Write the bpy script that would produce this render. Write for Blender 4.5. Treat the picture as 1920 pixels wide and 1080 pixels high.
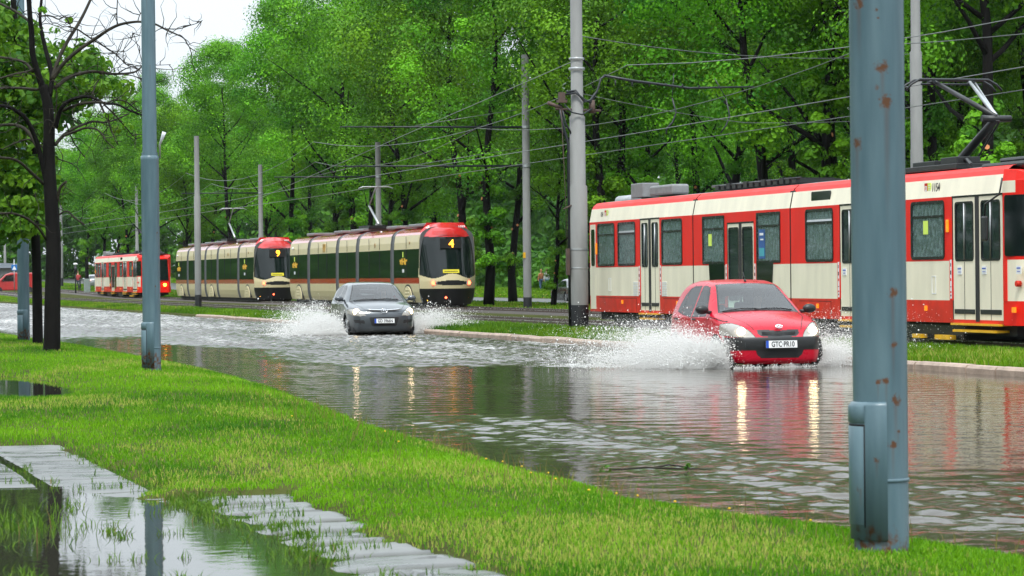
import bpy, bmesh, math, random
import numpy as np
from mathutils import Vector, Matrix

for o in list(bpy.data.objects):
    bpy.data.objects.remove(o, do_unlink=True)
SC = bpy.context.scene
COL = SC.collection
R = math.radians
random.seed(7)
RNG = np.random.default_rng(7)

# ---------------------------------------------------------------- camera
CAMH = 1.5
cam_d = bpy.data.cameras.new('camera')
cam_d.sensor_width = 36.0
cam_d.lens = 36.0 * 5333.0 / 1920.0
cam_d.clip_start = 0.3
cam_d.clip_end = 4000
cam_d.dof.use_dof = True
cam_d.dof.focus_distance = 50.0
cam_d.dof.aperture_fstop = 11.0
cam = bpy.data.objects.new('camera', cam_d)
COL.objects.link(cam)
M3 = Matrix.Rotation(R(-15.31), 4, 'Z') @ Matrix.Rotation(R(90 - .247), 4, 'X') @ Matrix.Rotation(R(-.6), 4, 'Z')
cam.matrix_world = Matrix.Translation((0, 0, CAMH)) @ M3
SC.camera = cam
SC.render.resolution_x = 1024
SC.render.resolution_y = 576

# ---------------------------------------------------------------- light
SUN_EL, SUN_AZ = 58.0, 200.0      # azimuth clockwise from +Y
world = bpy.data.worlds.new('World')
SC.world = world
world.use_nodes = True
wn, wl = world.node_tree.nodes, world.node_tree.links
wn.clear()
w_out = wn.new('ShaderNodeOutputWorld')
w_bg = wn.new('ShaderNodeBackground')
w_bg.inputs['Strength'].default_value = 0.085
w_sky = wn.new('ShaderNodeTexSky')
w_sky.sky_type = 'NISHITA'
w_sky.sun_disc = False
w_sky.sun_elevation = R(SUN_EL)
w_sky.sun_rotation = R(SUN_AZ)
w_hs = wn.new('ShaderNodeHueSaturation')
w_hs.inputs['Saturation'].default_value = 0.3
w_no = wn.new('ShaderNodeTexNoise')
w_no.inputs['Scale'].default_value = 2.2
w_no.inputs['Detail'].default_value = 5
w_tc = wn.new('ShaderNodeTexCoord')
w_cr = wn.new('ShaderNodeValToRGB')
w_cr.color_ramp.elements[0].position = 0.3
w_cr.color_ramp.elements[0].color = (9.0, 9.9, 10.6, 1)
w_cr.color_ramp.elements[1].position = 0.75
w_cr.color_ramp.elements[1].color = (10.4, 11.4, 12.2, 1)
w_mx = wn.new('ShaderNodeMix')
w_mx.data_type = 'RGBA'
w_mx.inputs[0].default_value = 0.88
wl.new(w_tc.outputs['Generated'], w_no.inputs['Vector'])
wl.new(w_no.outputs['Fac'], w_cr.inputs['Fac'])
wl.new(w_sky.outputs[0], w_hs.inputs['Color'])
wl.new(w_hs.outputs[0], w_mx.inputs[6])
wl.new(w_cr.outputs[0], w_mx.inputs[7])
# overcast sky: brighter overhead than at the horizon
w_sx = wn.new('ShaderNodeSeparateXYZ'); wl.new(w_tc.outputs['Generated'], w_sx.inputs[0])
w_gr = wn.new('ShaderNodeMapRange'); w_gr.inputs['From Min'].default_value = .02; w_gr.inputs['From Max'].default_value = .8
w_gr.inputs['To Min'].default_value = .62; w_gr.inputs['To Max'].default_value = 1.45
wl.new(w_sx.outputs[2], w_gr.inputs['Value'])
w_mu = wn.new('ShaderNodeVectorMath'); w_mu.operation = 'SCALE'
wl.new(w_mx.outputs[2], w_mu.inputs[0]); wl.new(w_gr.outputs[0], w_mu.inputs['Scale'])
wl.new(w_mu.outputs[0], w_bg.inputs['Color'])
wl.new(w_bg.outputs[0], w_out.inputs[0])

sun_d = bpy.data.lights.new('sun', 'SUN')
sun_d.energy = 1.5
sun_d.angle = R(11)
sun_d.color = (1.0, .965, .9)
sun = bpy.data.objects.new('sun', sun_d)
COL.objects.link(sun)
sun.rotation_euler = (R(90 - SUN_EL), 0, R(180 - SUN_AZ))   # shines from that azimuth
sun.location = (0, 0, 60)

SC.view_settings.view_transform = 'Standard'
SC.view_settings.look = 'None'
SC.view_settings.exposure = 0.9
SC.view_settings.gamma = 1.0
try:
    SC.cycles.use_denoising = True
    SC.cycles.max_bounces = 10
    SC.cycles.diffuse_bounces = 6
    SC.cycles.transparent_max_bounces = 16
    SC.cycles.caustics_reflective = False
    SC.cycles.caustics_refractive = False
    SC.cycles.volume_bounces = 0
except Exception:
    pass

# ---------------------------------------------------------------- helpers
def ray(px, py):
    d = M3.to_3x3() @ Vector(((px - 960) / 5333.0, -(py - 540) / 5333.0, -1.0))
    return d
def atX(px, py, X):
    d = ray(px, py); t = X / d.x
    return Vector((X, d.y * t, CAMH + d.z * t))
def atY(px, py, Y):
    d = ray(px, py); t = Y / d.y
    return Vector((d.x * t, Y, CAMH + d.z * t))
def sm(a, b, x):
    t = np.clip((np.asarray(x, float) - a) / (b - a), 0, 1)
    return t * t * (3 - 2 * t)
def vn(x, y, s=0.0):
    x = np.asarray(x, float); y = np.asarray(y, float)
    xi, yi = np.floor(x), np.floor(y)
    fx, fy = x - xi, y - yi
    fx = fx * fx * (3 - 2 * fx); fy = fy * fy * (3 - 2 * fy)
    def h(a, b):
        v = np.sin(a * 127.1 + b * 311.7 + s * 74.7) * 43758.5453
        return v - np.floor(v)
    return (h(xi, yi) * (1 - fx) + h(xi + 1, yi) * fx) * (1 - fy) + (h(xi, yi + 1) * (1 - fx) + h(xi + 1, yi + 1) * fx) * fy
def fbm(x, y, s=0.0, o=4):
    t = 0; a = .5; tot = 0
    for k in range(o):
        t = t + a * vn(x * 2 ** k, y * 2 ** k, s + k * 3.1); tot += a; a *= .5
    return t / tot
def sr(r, g, b):
    f = lambda c: (c / 255 / 12.92) if c <= 10 else ((c / 255 + .055) / 1.055) ** 2.4
    return (f(r), f(g), f(b), 1)

MATS = {}
def mat(name, col, rough=.5, metal=0., spec=.5, coat=0., var=.12, vs=6., bump=0., bs=40., emit=None, es=0., stretch=(1, 1, 1), rvar=.1):
    """principled with noise in colour, roughness and bump (object space)"""
    if name in MATS: return MATS[name]
    m = bpy.data.materials.new(name); m.use_nodes = True
    n, l = m.node_tree.nodes, m.node_tree.links
    b = n['Principled BSDF']
    col = tuple(col[:3]) + (1,)
    b.inputs['Roughness'].default_value = rough
    b.inputs['Metallic'].default_value = metal
    b.inputs['Specular IOR Level'].default_value = spec
    b.inputs['Coat Weight'].default_value = coat
    b.inputs['Coat Roughness'].default_value = .05
    tc = n.new('ShaderNodeTexCoord'); mp = n.new('ShaderNodeMapping')
    mp.inputs['Scale'].default_value = stretch
    l.new(tc.outputs['Object'], mp.inputs['Vector'])
    no = n.new('ShaderNodeTexNoise'); no.inputs['Scale'].default_value = vs; no.inputs['Detail'].default_value = 6
    l.new(mp.outputs[0], no.inputs['Vector'])
    if var > 0:
        cr = n.new('ShaderNodeValToRGB')
        cr.color_ramp.elements[0].position = .3; cr.color_ramp.elements[1].position = .72
        cr.color_ramp.elements[0].color = tuple(c * (1 - var) for c in col[:3]) + (1,)
        cr.color_ramp.elements[1].color = tuple(min(1, c * (1 + var)) for c in col[:3]) + (1,)
        l.new(no.outputs['Fac'], cr.inputs['Fac']); l.new(cr.outputs[0], b.inputs['Base Color'])
    else:
        b.inputs['Base Color'].default_value = col
    if rvar > 0:
        mr = n.new('ShaderNodeMapRange')
        mr.inputs['To Min'].default_value = max(0, rough - rvar); mr.inputs['To Max'].default_value = min(1, rough + rvar)
        l.new(no.outputs['Fac'], mr.inputs['Value']); l.new(mr.outputs[0], b.inputs['Roughness'])
    if bump > 0:
        n2 = n.new('ShaderNodeTexNoise'); n2.inputs['Scale'].default_value = bs; n2.inputs['Detail'].default_value = 8
        l.new(mp.outputs[0], n2.inputs['Vector'])
        bp = n.new('ShaderNodeBump'); bp.inputs['Strength'].default_value = bump; bp.inputs['Distance'].default_value = .02
        l.new(n2.outputs['Fac'], bp.inputs['Height']); l.new(bp.outputs[0], b.inputs['Normal'])
    if emit:
        b.inputs['Emission Color'].default_value = tuple(emit[:3]) + (1,)
        b.inputs['Emission Strength'].default_value = es
    MATS[name] = m
    return m

def tag(o, label=None, cat=None, group=None, kind=None):
    if label: o['label'] = label
    if cat: o['category'] = cat
    if group: o['group'] = group
    if kind: o['kind'] = kind
    return o
def empty(name, loc=(0, 0, 0), rz=0., label=None, cat=None, group=None):
    o = bpy.data.objects.new(name, None)
    o.empty_display_size = .2
    COL.objects.link(o); o.location = loc; o.rotation_euler = (0, 0, rz)
    return tag(o, label, cat, group)
def link(name, me, parent=None, loc=None):
    o = bpy.data.objects.new(name, me); COL.objects.link(o)
    if parent: o.parent = parent
    if loc is not None: o.location = loc
    return o
def kids(o): return [c for c in bpy.data.objects if c.parent == o]
def copy_tree(o, parent=None, skip=()):
    c = o.copy(); COL.objects.link(c); c.parent = parent
    for ch in kids(o):
        if ch.name.split('.')[0] not in skip: copy_tree(ch, c, skip)
    return c
def np_mesh(name, V, F, mats=(), mi=None, smooth=False, attrs=None):
    V = np.ascontiguousarray(V, np.float32); F = np.ascontiguousarray(F, np.int32)
    me = bpy.data.meshes.new(name)
    me.vertices.add(len(V)); me.vertices.foreach_set('co', V.ravel())
    k = F.shape[1]
    me.loops.add(F.size); me.loops.foreach_set('vertex_index', F.ravel())
    me.polygons.add(len(F)); me.polygons.foreach_set('loop_start', np.arange(0, F.size, k, dtype=np.int32))
    for m in mats: me.materials.append(m)
    if mi is not None: me.polygons.foreach_set('material_index', np.asarray(mi, np.int32))
    me.polygons.foreach_set('use_smooth', np.full(len(F), smooth, bool))
    for nm, val in (attrs or {}).items():
        a = me.attributes.new(nm, 'FLOAT', 'POINT'); a.data.foreach_set('value', np.asarray(val, np.float32))
    me.update(calc_edges=True)
    return me
def grid_mesh(name, xs, ys, zf, mats, smooth=True, attrs=None, mif=None):
    X, Y = np.meshgrid(xs, ys)
    Z = zf(X, Y)
    nx, ny = len(xs), len(ys)
    idx = np.arange(nx * ny).reshape(ny, nx)
    F = np.stack([idx[:-1, :-1], idx[:-1, 1:], idx[1:, 1:], idx[1:, :-1]], -1).reshape(-1, 4)
    at = {k: f(X, Y).ravel() for k, f in (attrs or {}).items()}
    mi = None
    if mif is not None:
        cx = (X[:-1, :-1] + X[1:, 1:]) / 2; cy = (Y[:-1, :-1] + Y[1:, 1:]) / 2
        mi = mif(cx, cy).ravel()
    return np_mesh(name, np.stack([X, Y, Z], -1).reshape(-1, 3), F, mats, mi, smooth, at)

class MB:
    """collects shapes; build() links them as ONE mesh object"""
    def __init__(s): s.v = []; s.f = []; s.m = []; s.sm = []
    def _add(s, V, Fs, m=0, smooth=False):
        b = len(s.v); s.v += [tuple(p) for p in V]
        for f in Fs: s.f.append([b + i for i in f]); s.m.append(m); s.sm.append(smooth)
    def quad(s, a, b, c, d, m=0): s._add([a, b, c, d], [(0, 1, 2, 3)], m)
    def box(s, x0, x1, y0, y1, z0, z1, m=0):
        V = [(x, y, z) for z in (z0, z1) for y in (y0, y1) for x in (x0, x1)]
        s._add(V, [(0, 2, 3, 1), (4, 5, 7, 6), (0, 1, 5, 4), (2, 6, 7, 3), (0, 4, 6, 2), (1, 3, 7, 5)], m)
    def tube(s, pts, rad, n=8, m=0, cap=True, smooth=True, e=None):
        pts = [Vector(p) for p in pts]
        if not hasattr(rad, '__len__'): rad = [rad] * len(pts)
        V = []; u = None
        for i, p in enumerate(pts):
            t = (pts[min(i + 1, len(pts) - 1)] - pts[max(i - 1, 0)])
            if t.length < 1e-9: t = Vector((0, 0, 1))
            t.normalize()
            if u is None:
                u = Vector((1, 0, 0)) if abs(t.x) < .8 else Vector((0, 1, 0))
            u = (u - t * u.dot(t)); u = u.normalized() if u.length > 1e-6 else t.orthogonal().normalized()
            w = t.cross(u)
            for k in range(n):
                a = 2 * math.pi * k / n
                V.append(p + (u * math.cos(a) + w * math.sin(a)) * rad[i])
        F = []
        for i in range(len(pts) - 1):
            for k in range(n):
                F.append((i * n + k, i * n + (k + 1) % n, (i + 1) * n + (k + 1) % n, (i + 1) * n + k))
        s._add(V, F, m, smooth)
        if cap:
            b = len(s.v) - len(V)
            s.f.append([b + k for k in range(n)][::-1]); s.m.append(m); s.sm.append(False)
            s.f.append([b + (len(pts) - 1) * n + k for k in range(n)]); s.m.append(m); s.sm.append(False)
    def prism(s, poly, x0, x1, m=0):
        """poly in (y,z), extruded along x"""
        n = len(poly)
        V = [(x0, a, b) for a, b in poly] + [(x1, a, b) for a, b in poly]
        F = [tuple(range(n)), tuple(range(2 * n - 1, n - 1, -1))] + [(i, i + n, (i + 1) % n + n, (i + 1) % n) for i in range(n)]
        s._add(V, F, m)
    def ring(s, outer, inner, x0, x1, m=0):
        n = len(outer)
        V = [(x0, a, b) for a, b in outer] + [(x0, a, b) for a, b in inner] + [(x1, a, b) for a, b in outer] + [(x1, a, b) for a, b in inner]
        F = []
        for i in range(n):
            j = (i + 1) % n
            F += [(i, j, n + j, n + i), (2 * n + i, 3 * n + i, 3 * n + j, 2 * n + j), (i, 2 * n + i, 2 * n + j, j), (n + i, n + j, 3 * n + j, 3 * n + i)]
        s._add(V, F, m)
    def ball(s, c, r, m=0, n=10, k=7):
        r = r if hasattr(r, '__len__') else (r, r, r)
        V = [(c[0], c[1], c[2] - r[2])]
        for i in range(1, k):
            a = -math.pi / 2 + math.pi * i / k
            for j in range(n):
                b = 2 * math.pi * j / n
                V.append((c[0] + r[0] * math.cos(a) * math.cos(b), c[1] + r[1] * math.cos(a) * math.sin(b), c[2] + r[2] * math.sin(a)))
        V.append((c[0], c[1], c[2] + r[2]))
        F = [(0, 1 + (j + 1) % n, 1 + j) for j in range(n)]
        for i in range(k - 2):
            for j in range(n):
                F.append((1 + i * n + j, 1 + i * n + (j + 1) % n, 1 + (i + 1) * n + (j + 1) % n, 1 + (i + 1) * n + j))
        L = len(V) - 1
        F += [(L, 1 + (k - 2) * n + j, 1 + (k - 2) * n + (j + 1) % n) for j in range(n)]
        s._add(V, F, m, True)
    def build(s, name, mats, parent=None, bevel=0., loc=None, fix=True):
        me = bpy.data.meshes.new(name)
        me.from_pydata(s.v, [], s.f)
        for q in (mats if isinstance(mats, (list, tuple)) else [mats]): me.materials.append(q)
        me.polygons.foreach_set('material_index', s.m)
        me.polygons.foreach_set('use_smooth', s.sm)
        if fix:
            bm = bmesh.new(); bm.from_mesh(me); bmesh.ops.recalc_face_normals(bm, faces=bm.faces); bm.to_mesh(me); bm.free()
        me.update()
        o = link(name, me, parent, loc)
        if bevel > 0:
            b = o.modifiers.new('bevel', 'BEVEL'); b.width = bevel; b.segments = 2; b.limit_method = 'ANGLE'
        return o
def rrect(y0, y1, z0, z1, r, n=4):
    P = []
    for cx, cz, a0 in ((y1 - r, z0 + r, -90), (y1 - r, z1 - r, 0), (y0 + r, z1 - r, 90), (y0 + r, z0 + r, 180)):
        for k in range(n + 1):
            a = R(a0 + 90 * k / n); P.append((cx + r * math.cos(a), cz + r * math.sin(a)))
    return P
def text(name, s, size, m, parent, loc, rot, ext=.002, shear=0., width=1.0, bold=.004):
    c = bpy.data.curves.new(name, 'FONT'); c.body = s; c.size = size; c.extrude = ext
    c.align_x = 'CENTER'; c.align_y = 'CENTER'; c.shear = shear
    c.offset = bold * size
    t = bpy.data.objects.new(name, c); COL.objects.link(t)
    bpy.context.view_layer.update()
    me = bpy.data.meshes.new_from_object(t.evaluated_get(bpy.context.evaluated_depsgraph_get()))
    bpy.data.objects.remove(t); bpy.data.curves.remove(c)
    me.name = name; me.materials.clear(); me.materials.append(m)
    o = link(name, me, parent, loc); o.rotation_euler = rot; o.scale = (width, 1, 1)
    return o
def skin_obj(name, V, E, m, parent=None, sub=2, root=0):
    """one continuous limb/body surface: V = (x,y,z,r) joints"""
    bm = bmesh.new(); L = bm.verts.layers.skin.verify()
    vs = []
    for i, (x, y, z, r) in enumerate(V):
        v = bm.verts.new((x, y, z)); rr = r if hasattr(r, '__len__') else (r, r)
        v[L].radius = rr; v[L].use_root = (i == root); vs.append(v)
    for a, b in E: bm.edges.new((vs[a], vs[b]))
    me = bpy.data.meshes.new(name); bm.to_mesh(me); bm.free(); me.materials.append(m)
    o = link(name, me, parent)
    s = o.modifiers.new('skin', 'SKIN'); s.use_smooth_shade = True
    q = o.modifiers.new('sub', 'SUBSURF'); q.levels = sub; q.render_levels = sub
    return o
# ================================================================ materials
m_asph = mat('wet_asphalt', (.045, .045, .045), .35, var=.3, vs=3, bump=.15, bs=60)
m_black = mat('black_plastic', (.012, .013, .014), .4, bump=.05)
m_dark = mat('dark_void', (.008, .008, .009), .7)
m_rubber = mat('rubber', (.014, .014, .014), .65)
m_chrome = mat('chrome', (.75, .76, .78), .1, 1.0, var=.03)
m_white = mat('white_plate', (.78, .79, .8), .35, var=.03)
m_blue = mat('blue_plate', (.01, .07, .45), .35, var=.05)
m_ink = mat('black_ink', (.008, .008, .01), .5, var=0)
m_cream = mat('tram_cream_paint', (.78, .73, .57), .38, spec=.3, var=.09, vs=2.5, rvar=.08, stretch=(1, 1, .3))
m_tred = mat('tram_red_paint', (.74, .016, .008), .42, spec=.2, var=.08, vs=2.5, rvar=.08, stretch=(1, 1, .3))
m_skirt = mat('tram_skirt_red', (.62, .03, .014), .42, spec=.2, var=.2, vs=4, rvar=.1)
m_tgrey = mat('tram_roof_grey', (.20, .205, .21), .45, var=.2)
m_tblack = mat('tram_frame_black', (.012, .013, .015), .25)
m_inner = mat('tram_interior', (.16, .18, .18), .7)
m_yel = mat('yellow_paint', (.75, .42, .015), .45, var=.15)
m_amber = mat('amber_lens', (.85, .25, .01), .25, emit=(1, .3, .02), es=.25)
m_note = mat('yellow_green_paper', (.62, .80, .12), .7, var=.04)
m_pcream = mat('swing_cream_paint', (.60, .52, .31), .35, spec=.3, var=.05, vs=2)
m_pred = mat('swing_red_paint', (.55, .018, .02), .14, coat=1.0, var=.06, vs=2)
m_pglass = mat('swing_dark_glass', (.006, .011, .011), .05, spec=.45, var=.2, vs=3, rvar=.02)
m_bellow = mat('bellows_grey', (.10, .105, .11), .55)
m_led = mat('orange_led', (.1, .03, 0), .5, var=0, emit=(1, .36, .02), es=4)
m_tail = mat('tail_lens_red', (.35, .01, .01), .2, coat=1.0)
m_rear = mat('tail_lamp_red', (.5, .02, .01), .3, var=0, emit=(1, .10, .04), es=5)
m_headl = mat('headlamp_glow', (.9, .8, .6), .2, var=0, emit=(1, .76, .42), es=7)
m_headw = mat('headlamp_lens', (.24, .235, .22), .12, metal=.1, coat=1.0, var=.15, vs=14, emit=(1, .8, .5), es=.04)
m_amblamp = mat('amber_lamp_glow', (.9, .4, .05), .2, var=0, emit=(1, .42, .03), es=6)
m_redpaint = mat('car_red_paint', (.46, .0015, .019), .28, spec=.3, coat=.25, var=.03, rvar=.03)
m_greypaint = mat('car_grey_paint', (.052, .062, .072), .3, metal=.45, coat=1.0, var=.04, rvar=.03)
m_gap = mat('panel_gap', (.006, .006, .006), .8, var=0)
m_concrete = mat('pole_concrete', (.20, .205, .20), .7, var=.13, vs=5, bump=.15, bs=50, stretch=(1, 1, .25))
m_tar = mat('pole_tar', (.012, .013, .016), .5, bump=.2)
m_rail = mat('rail_steel', (.32, .30, .29), .28, metal=.8, var=.2)
m_railrust = mat('rail_rust', (.07, .045, .035), .7, var=.3)
m_ballast = mat('ballast', (.055, .045, .04), .75, var=.6, vs=9, bump=.8, bs=14)
m_wire = mat('wire', (.14, .15, .15), .35, metal=.4)
m_cable = mat('black_cable', (.012, .016, .02), .45)
m_galv = mat('galvanised_steel', (.42, .44, .45), .4, metal=.7, var=.15)
m_kerb = mat('kerb_stone', (.36, .27, .21), .6, var=.3, vs=5, bump=.4, bs=30)
m_bark = mat('bark', (.007, .0065, .006), .8, spec=.12, var=.45, vs=7, bump=.9, bs=18, stretch=(1, 1, .3))
m_bark2 = mat('twig_bark', (.026, .023, .015), .7, spec=.2, var=.5, vs=9, bump=.5, bs=30, stretch=(1, 1, .4))
m_cut = mat('fresh_cut_wood', (.62, .24, .09), .7)
m_skin = mat('skin', (.52, .30, .22), .5)
m_hair = mat('brown_hair', (.10, .05, .02), .6)
m_hairl = mat('light_brown_hair', (.28, .14, .06), .6)
m_seat = mat('seat_fabric', (.13, .14, .15), .85)

def glass_mat(name, tint, f0, rough=.02, fog=None, fogamt=(0, 0)):
    m = bpy.data.materials.new(name); m.use_nodes = True
    n, l = m.node_tree.nodes, m.node_tree.links; n.clear()
    out = n.new('ShaderNodeOutputMaterial'); tr = n.new('ShaderNodeBsdfTransparent'); gl = n.new('ShaderNodeBsdfGlossy')
    tr.inputs['Color'].default_value = tuple(tint) + (1,)
    gl.inputs['Roughness'].default_value = rough
    fr = n.new('ShaderNodeFresnel'); fr.inputs['IOR'].default_value = 1.5
    ad = n.new('ShaderNodeMath'); ad.operation = 'ADD'; ad.use_clamp = True; ad.inputs[1].default_value = f0
    l.new(fr.outputs[0], ad.inputs[0])
    mx = n.new('ShaderNodeMixShader'); l.new(ad.outputs[0], mx.inputs[0]); l.new(tr.outputs[0], mx.inputs[1]); l.new(gl.outputs[0], mx.inputs[2])
    last = mx
    if fog:
        tc = n.new('ShaderNodeTexCoord'); mp = n.new('ShaderNodeMapping'); mp.inputs['Scale'].default_value = (1, 1, .6)
        no = n.new('ShaderNodeTexNoise'); no.inputs['Scale'].default_value = 13; no.inputs['Detail'].default_value = 9; no.inputs['Roughness'].default_value = .7
        l.new(tc.outputs['Object'], mp.inputs[0]); l.new(mp.outputs[0], no.inputs['Vector'])
        mr = n.new('ShaderNodeMapRange'); mr.inputs['From Min'].default_value = .35; mr.inputs['From Max'].default_value = .62
        mr.inputs['To Min'].default_value = fogamt[0]; mr.inputs['To Max'].default_value = fogamt[1]
        l.new(no.outputs['Fac'], mr.inputs['Value'])
        df = n.new('ShaderNodeBsdfPrincipled'); df.inputs['Base Color'].default_value = tuple(fog) + (1,); df.inputs['Roughness'].default_value = .25
        m2 = n.new('ShaderNodeMixShader'); l.new(mr.outputs[0], m2.inputs[0]); l.new(mx.outputs[0], m2.inputs[1]); l.new(df.outputs[0], m2.inputs[2])
        last = m2
    l.new(last.outputs[0], out.inputs[0])
    MATS[name] = m
    return m
m_cglass = glass_mat('car_glass', (.70, .86, .88), .085)
m_cglassd = glass_mat('car_side_glass', (.30, .38, .38), .03)
m_fog = glass_mat('misted_tram_glass', (.62, .74, .73), .04, .05, (.21, .31, .30), (.18, .68))
m_dglass = glass_mat('tram_door_glass', (.22, .30, .30), .03, .03, (.02, .045, .045), (.3, .7))

def leaf_mat(name, c0, c1, trans=.35, c2=None):
    m = bpy.data.materials.new(name); m.use_nodes = True
    n, l = m.node_tree.nodes, m.node_tree.links; n.clear()
    out = n.new('ShaderNodeOutputMaterial')
    at = n.new('ShaderNodeAttribute'); at.attribute_name = 'tint'
    oi = n.new('ShaderNodeObjectInfo')
    cr = n.new('ShaderNodeValToRGB')
    cr.color_ramp.elements[0].color = tuple(c0) + (1,); cr.color_ramp.elements[1].color = tuple(c1) + (1,)
    if c2:
        e = cr.color_ramp.elements.new(.9); e.color = tuple(c1) + (1,); cr.color_ramp.elements[2].color = tuple(c2) + (1,)
    l.new(at.outputs['Fac'], cr.inputs['Fac'])
    hs = n.new('ShaderNodeHueSaturation')
    mr = n.new('ShaderNodeMapRange'); mr.inputs['To Min'].default_value = .494; mr.inputs['To Max'].default_value = .514
    mv = n.new('ShaderNodeMapRange'); mv.inputs['To Min'].default_value = .8; mv.inputs['To Max'].default_value = 1.15
    l.new(oi.outputs['Random'], mr.inputs['Value']); l.new(oi.outputs['Random'], mv.inputs['Value'])
    l.new(mr.outputs[0], hs.inputs['Hue']); l.new(mv.outputs[0], hs.inputs['Value'])
    l.new(cr.outputs[0], hs.inputs['Color'])
    pb = n.new('ShaderNodeBsdfPrincipled'); pb.inputs['Roughness'].default_value = .55; pb.inputs['Specular IOR Level'].default_value = .22
    tl = n.new('ShaderNodeBsdfTranslucent')
    l.new(hs.outputs[0], pb.inputs['Base Color']); l.new(hs.outputs[0], tl.inputs['Color'])
    mx = n.new('ShaderNodeMixShader'); mx.inputs[0].default_value = trans
    l.new(pb.outputs[0], mx.inputs[1]); l.new(tl.outputs[0], mx.inputs[2]); l.new(mx.outputs[0], out.inputs[0])
    MATS[name] = m
    return m
m_leaf = leaf_mat('linden_leaf', (.030, .13, .005), (.185, .45, .010), .22)
m_leafd = leaf_mat('maple_leaf', (.02, .11, .008), (.15, .32, .010), .4)
m_wood = leaf_mat('wood_leaf', (.025, .13, .010), (.10, .30, .014), .3)
m_grass = leaf_mat('grass_blade', (.036, .135, .003), (.185, .38, .005), .35, (.42, .38, .10))
m_weed = leaf_mat('weed_blade', (.035, .105, .008), (.15, .27, .02), .3, (.22, .16, .06))

# painted steel of the lamp posts: blue-grey enamel, runs and rust spots of their own
def post_mat(name, spots, band):
    m = bpy.data.materials.new(name); m.use_nodes = True
    n, l = m.node_tree.nodes, m.node_tree.links; b = n['Principled BSDF']
    tc = n.new('ShaderNodeTexCoord')
    mp = n.new('ShaderNodeMapping'); mp.inputs['Scale'].default_value = (1, 1, .12); l.new(tc.outputs['Object'], mp.inputs[0])
    no = n.new('ShaderNodeTexNoise'); no.inputs['Scale'].default_value = 14; no.inputs['Detail'].default_value = 7; l.new(mp.outputs[0], no.inputs['Vector'])
    cr = n.new('ShaderNodeValToRGB'); cr.color_ramp.elements[0].position = .3; cr.color_ramp.elements[1].position = .75
    cr.color_ramp.elements[0].color = (.07, .125, .155, 1); cr.color_ramp.elements[1].color = (.115, .185, .22, 1)
    l.new(no.outputs['Fac'], cr.inputs['Fac'])
    n2 = n.new('ShaderNodeTexNoise'); n2.inputs['Scale'].default_value = 34; n2.inputs['Detail'].default_value = 9; n2.inputs['Roughness'].default_value = .7; l.new(tc.outputs['Object'], n2.inputs['Vector'])
    def math_(op, a, bb=None, clamp=False):
        q = n.new('ShaderNodeMath'); q.operation = op; q.use_clamp = clamp
        for i, v in enumerate((a, bb)):
            if v is None: continue
            if isinstance(v, (int, float)): q.inputs[i].default_value = v
            else: l.new(v, q.inputs[i])
        return q.outputs[0]
    total = None
    for (x, y, z, r, run) in spots:
        vs_ = n.new('ShaderNodeVectorMath'); vs_.operation = 'SUBTRACT'; vs_.inputs[1].default_value = (x, y, z); l.new(tc.outputs['Object'], vs_.inputs[0])
        ln = n.new('ShaderNodeVectorMath'); ln.operation = 'LENGTH'; l.new(vs_.outputs[0], ln.inputs[0])
        wob = math_('MULTIPLY', math_('SUBTRACT', n2.outputs['Fac'], .5), r * 3.6)
        d = math_('ADD', ln.outputs['Value'], wob)
        k = math_('MULTIPLY', math_('SUBTRACT', r, d), 1.5 / r, True)
        if run > 0:                                   # a thin rusty run below the spot
            sp = n.new('ShaderNodeSeparateXYZ'); l.new(vs_.outputs[0], sp.inputs[0])
            hx = math_('ABSOLUTE', sp.outputs[0]); fx = math_('MULTIPLY', math_('SUBTRACT', r * .45, hx), 2.2 / r, True)
            dz = math_('MULTIPLY', sp.outputs[2], -1.0 / run)
            fz = math_('MULTIPLY', math_('SUBTRACT', 1.0, dz, True), math_('GREATER_THAN', dz, 0.0))
            front = math_('LESS_THAN', sp.outputs[1], .12)
            k = math_('MAXIMUM', k, math_('MULTIPLY', math_('MULTIPLY', math_('MULTIPLY', fx, fz), front), .45))
        total = k if total is None else math_('MAXIMUM', total, k)
    sp = n.new('ShaderNodeSeparateXYZ'); l.new(tc.outputs['Object'], sp.inputs[0])
    zz = math_('ADD', sp.outputs[2], math_('MULTIPLY', math_('SUBTRACT', no.outputs['Fac'], .5), .35))
    base = math_('MULTIPLY', math_('SUBTRACT', band, zz), 14.0, True)
    n3 = n.new('ShaderNodeTexNoise'); n3.inputs['Scale'].default_value = 22; n3.inputs['Detail'].default_value = 5; l.new(tc.outputs['Object'], n3.inputs['Vector'])
    base = math_('MULTIPLY', base, math_('MULTIPLY', math_('SUBTRACT', n3.outputs['Fac'], .42), 6.0, True))
    total = base if total is None else math_('MAXIMUM', total, base)
    mx = n.new('ShaderNodeMix'); mx.data_type = 'RGBA'; l.new(total, mx.inputs[0]); l.new(cr.outputs[0], mx.inputs[6])
    mx.inputs[7].default_value = (.10, .042, .018, 1)
    l.new(mx.outputs[2], b.inputs['Base Color'])
    rr = n.new('ShaderNodeMapRange'); rr.inputs['To Min'].default_value = .33; rr.inputs['To Max'].default_value = .85; l.new(total, rr.inputs['Value']); l.new(rr.outputs[0], b.inputs['Roughness'])
    bp = n.new('ShaderNodeBump'); bp.inputs['Strength'].default_value = .12; bp.inputs['Distance'].default_value = .01
    l.new(n2.outputs['Fac'], bp.inputs['Height']); l.new(bp.outputs[0], b.inputs['Normal'])
    MATS[name] = m
    return m

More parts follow.
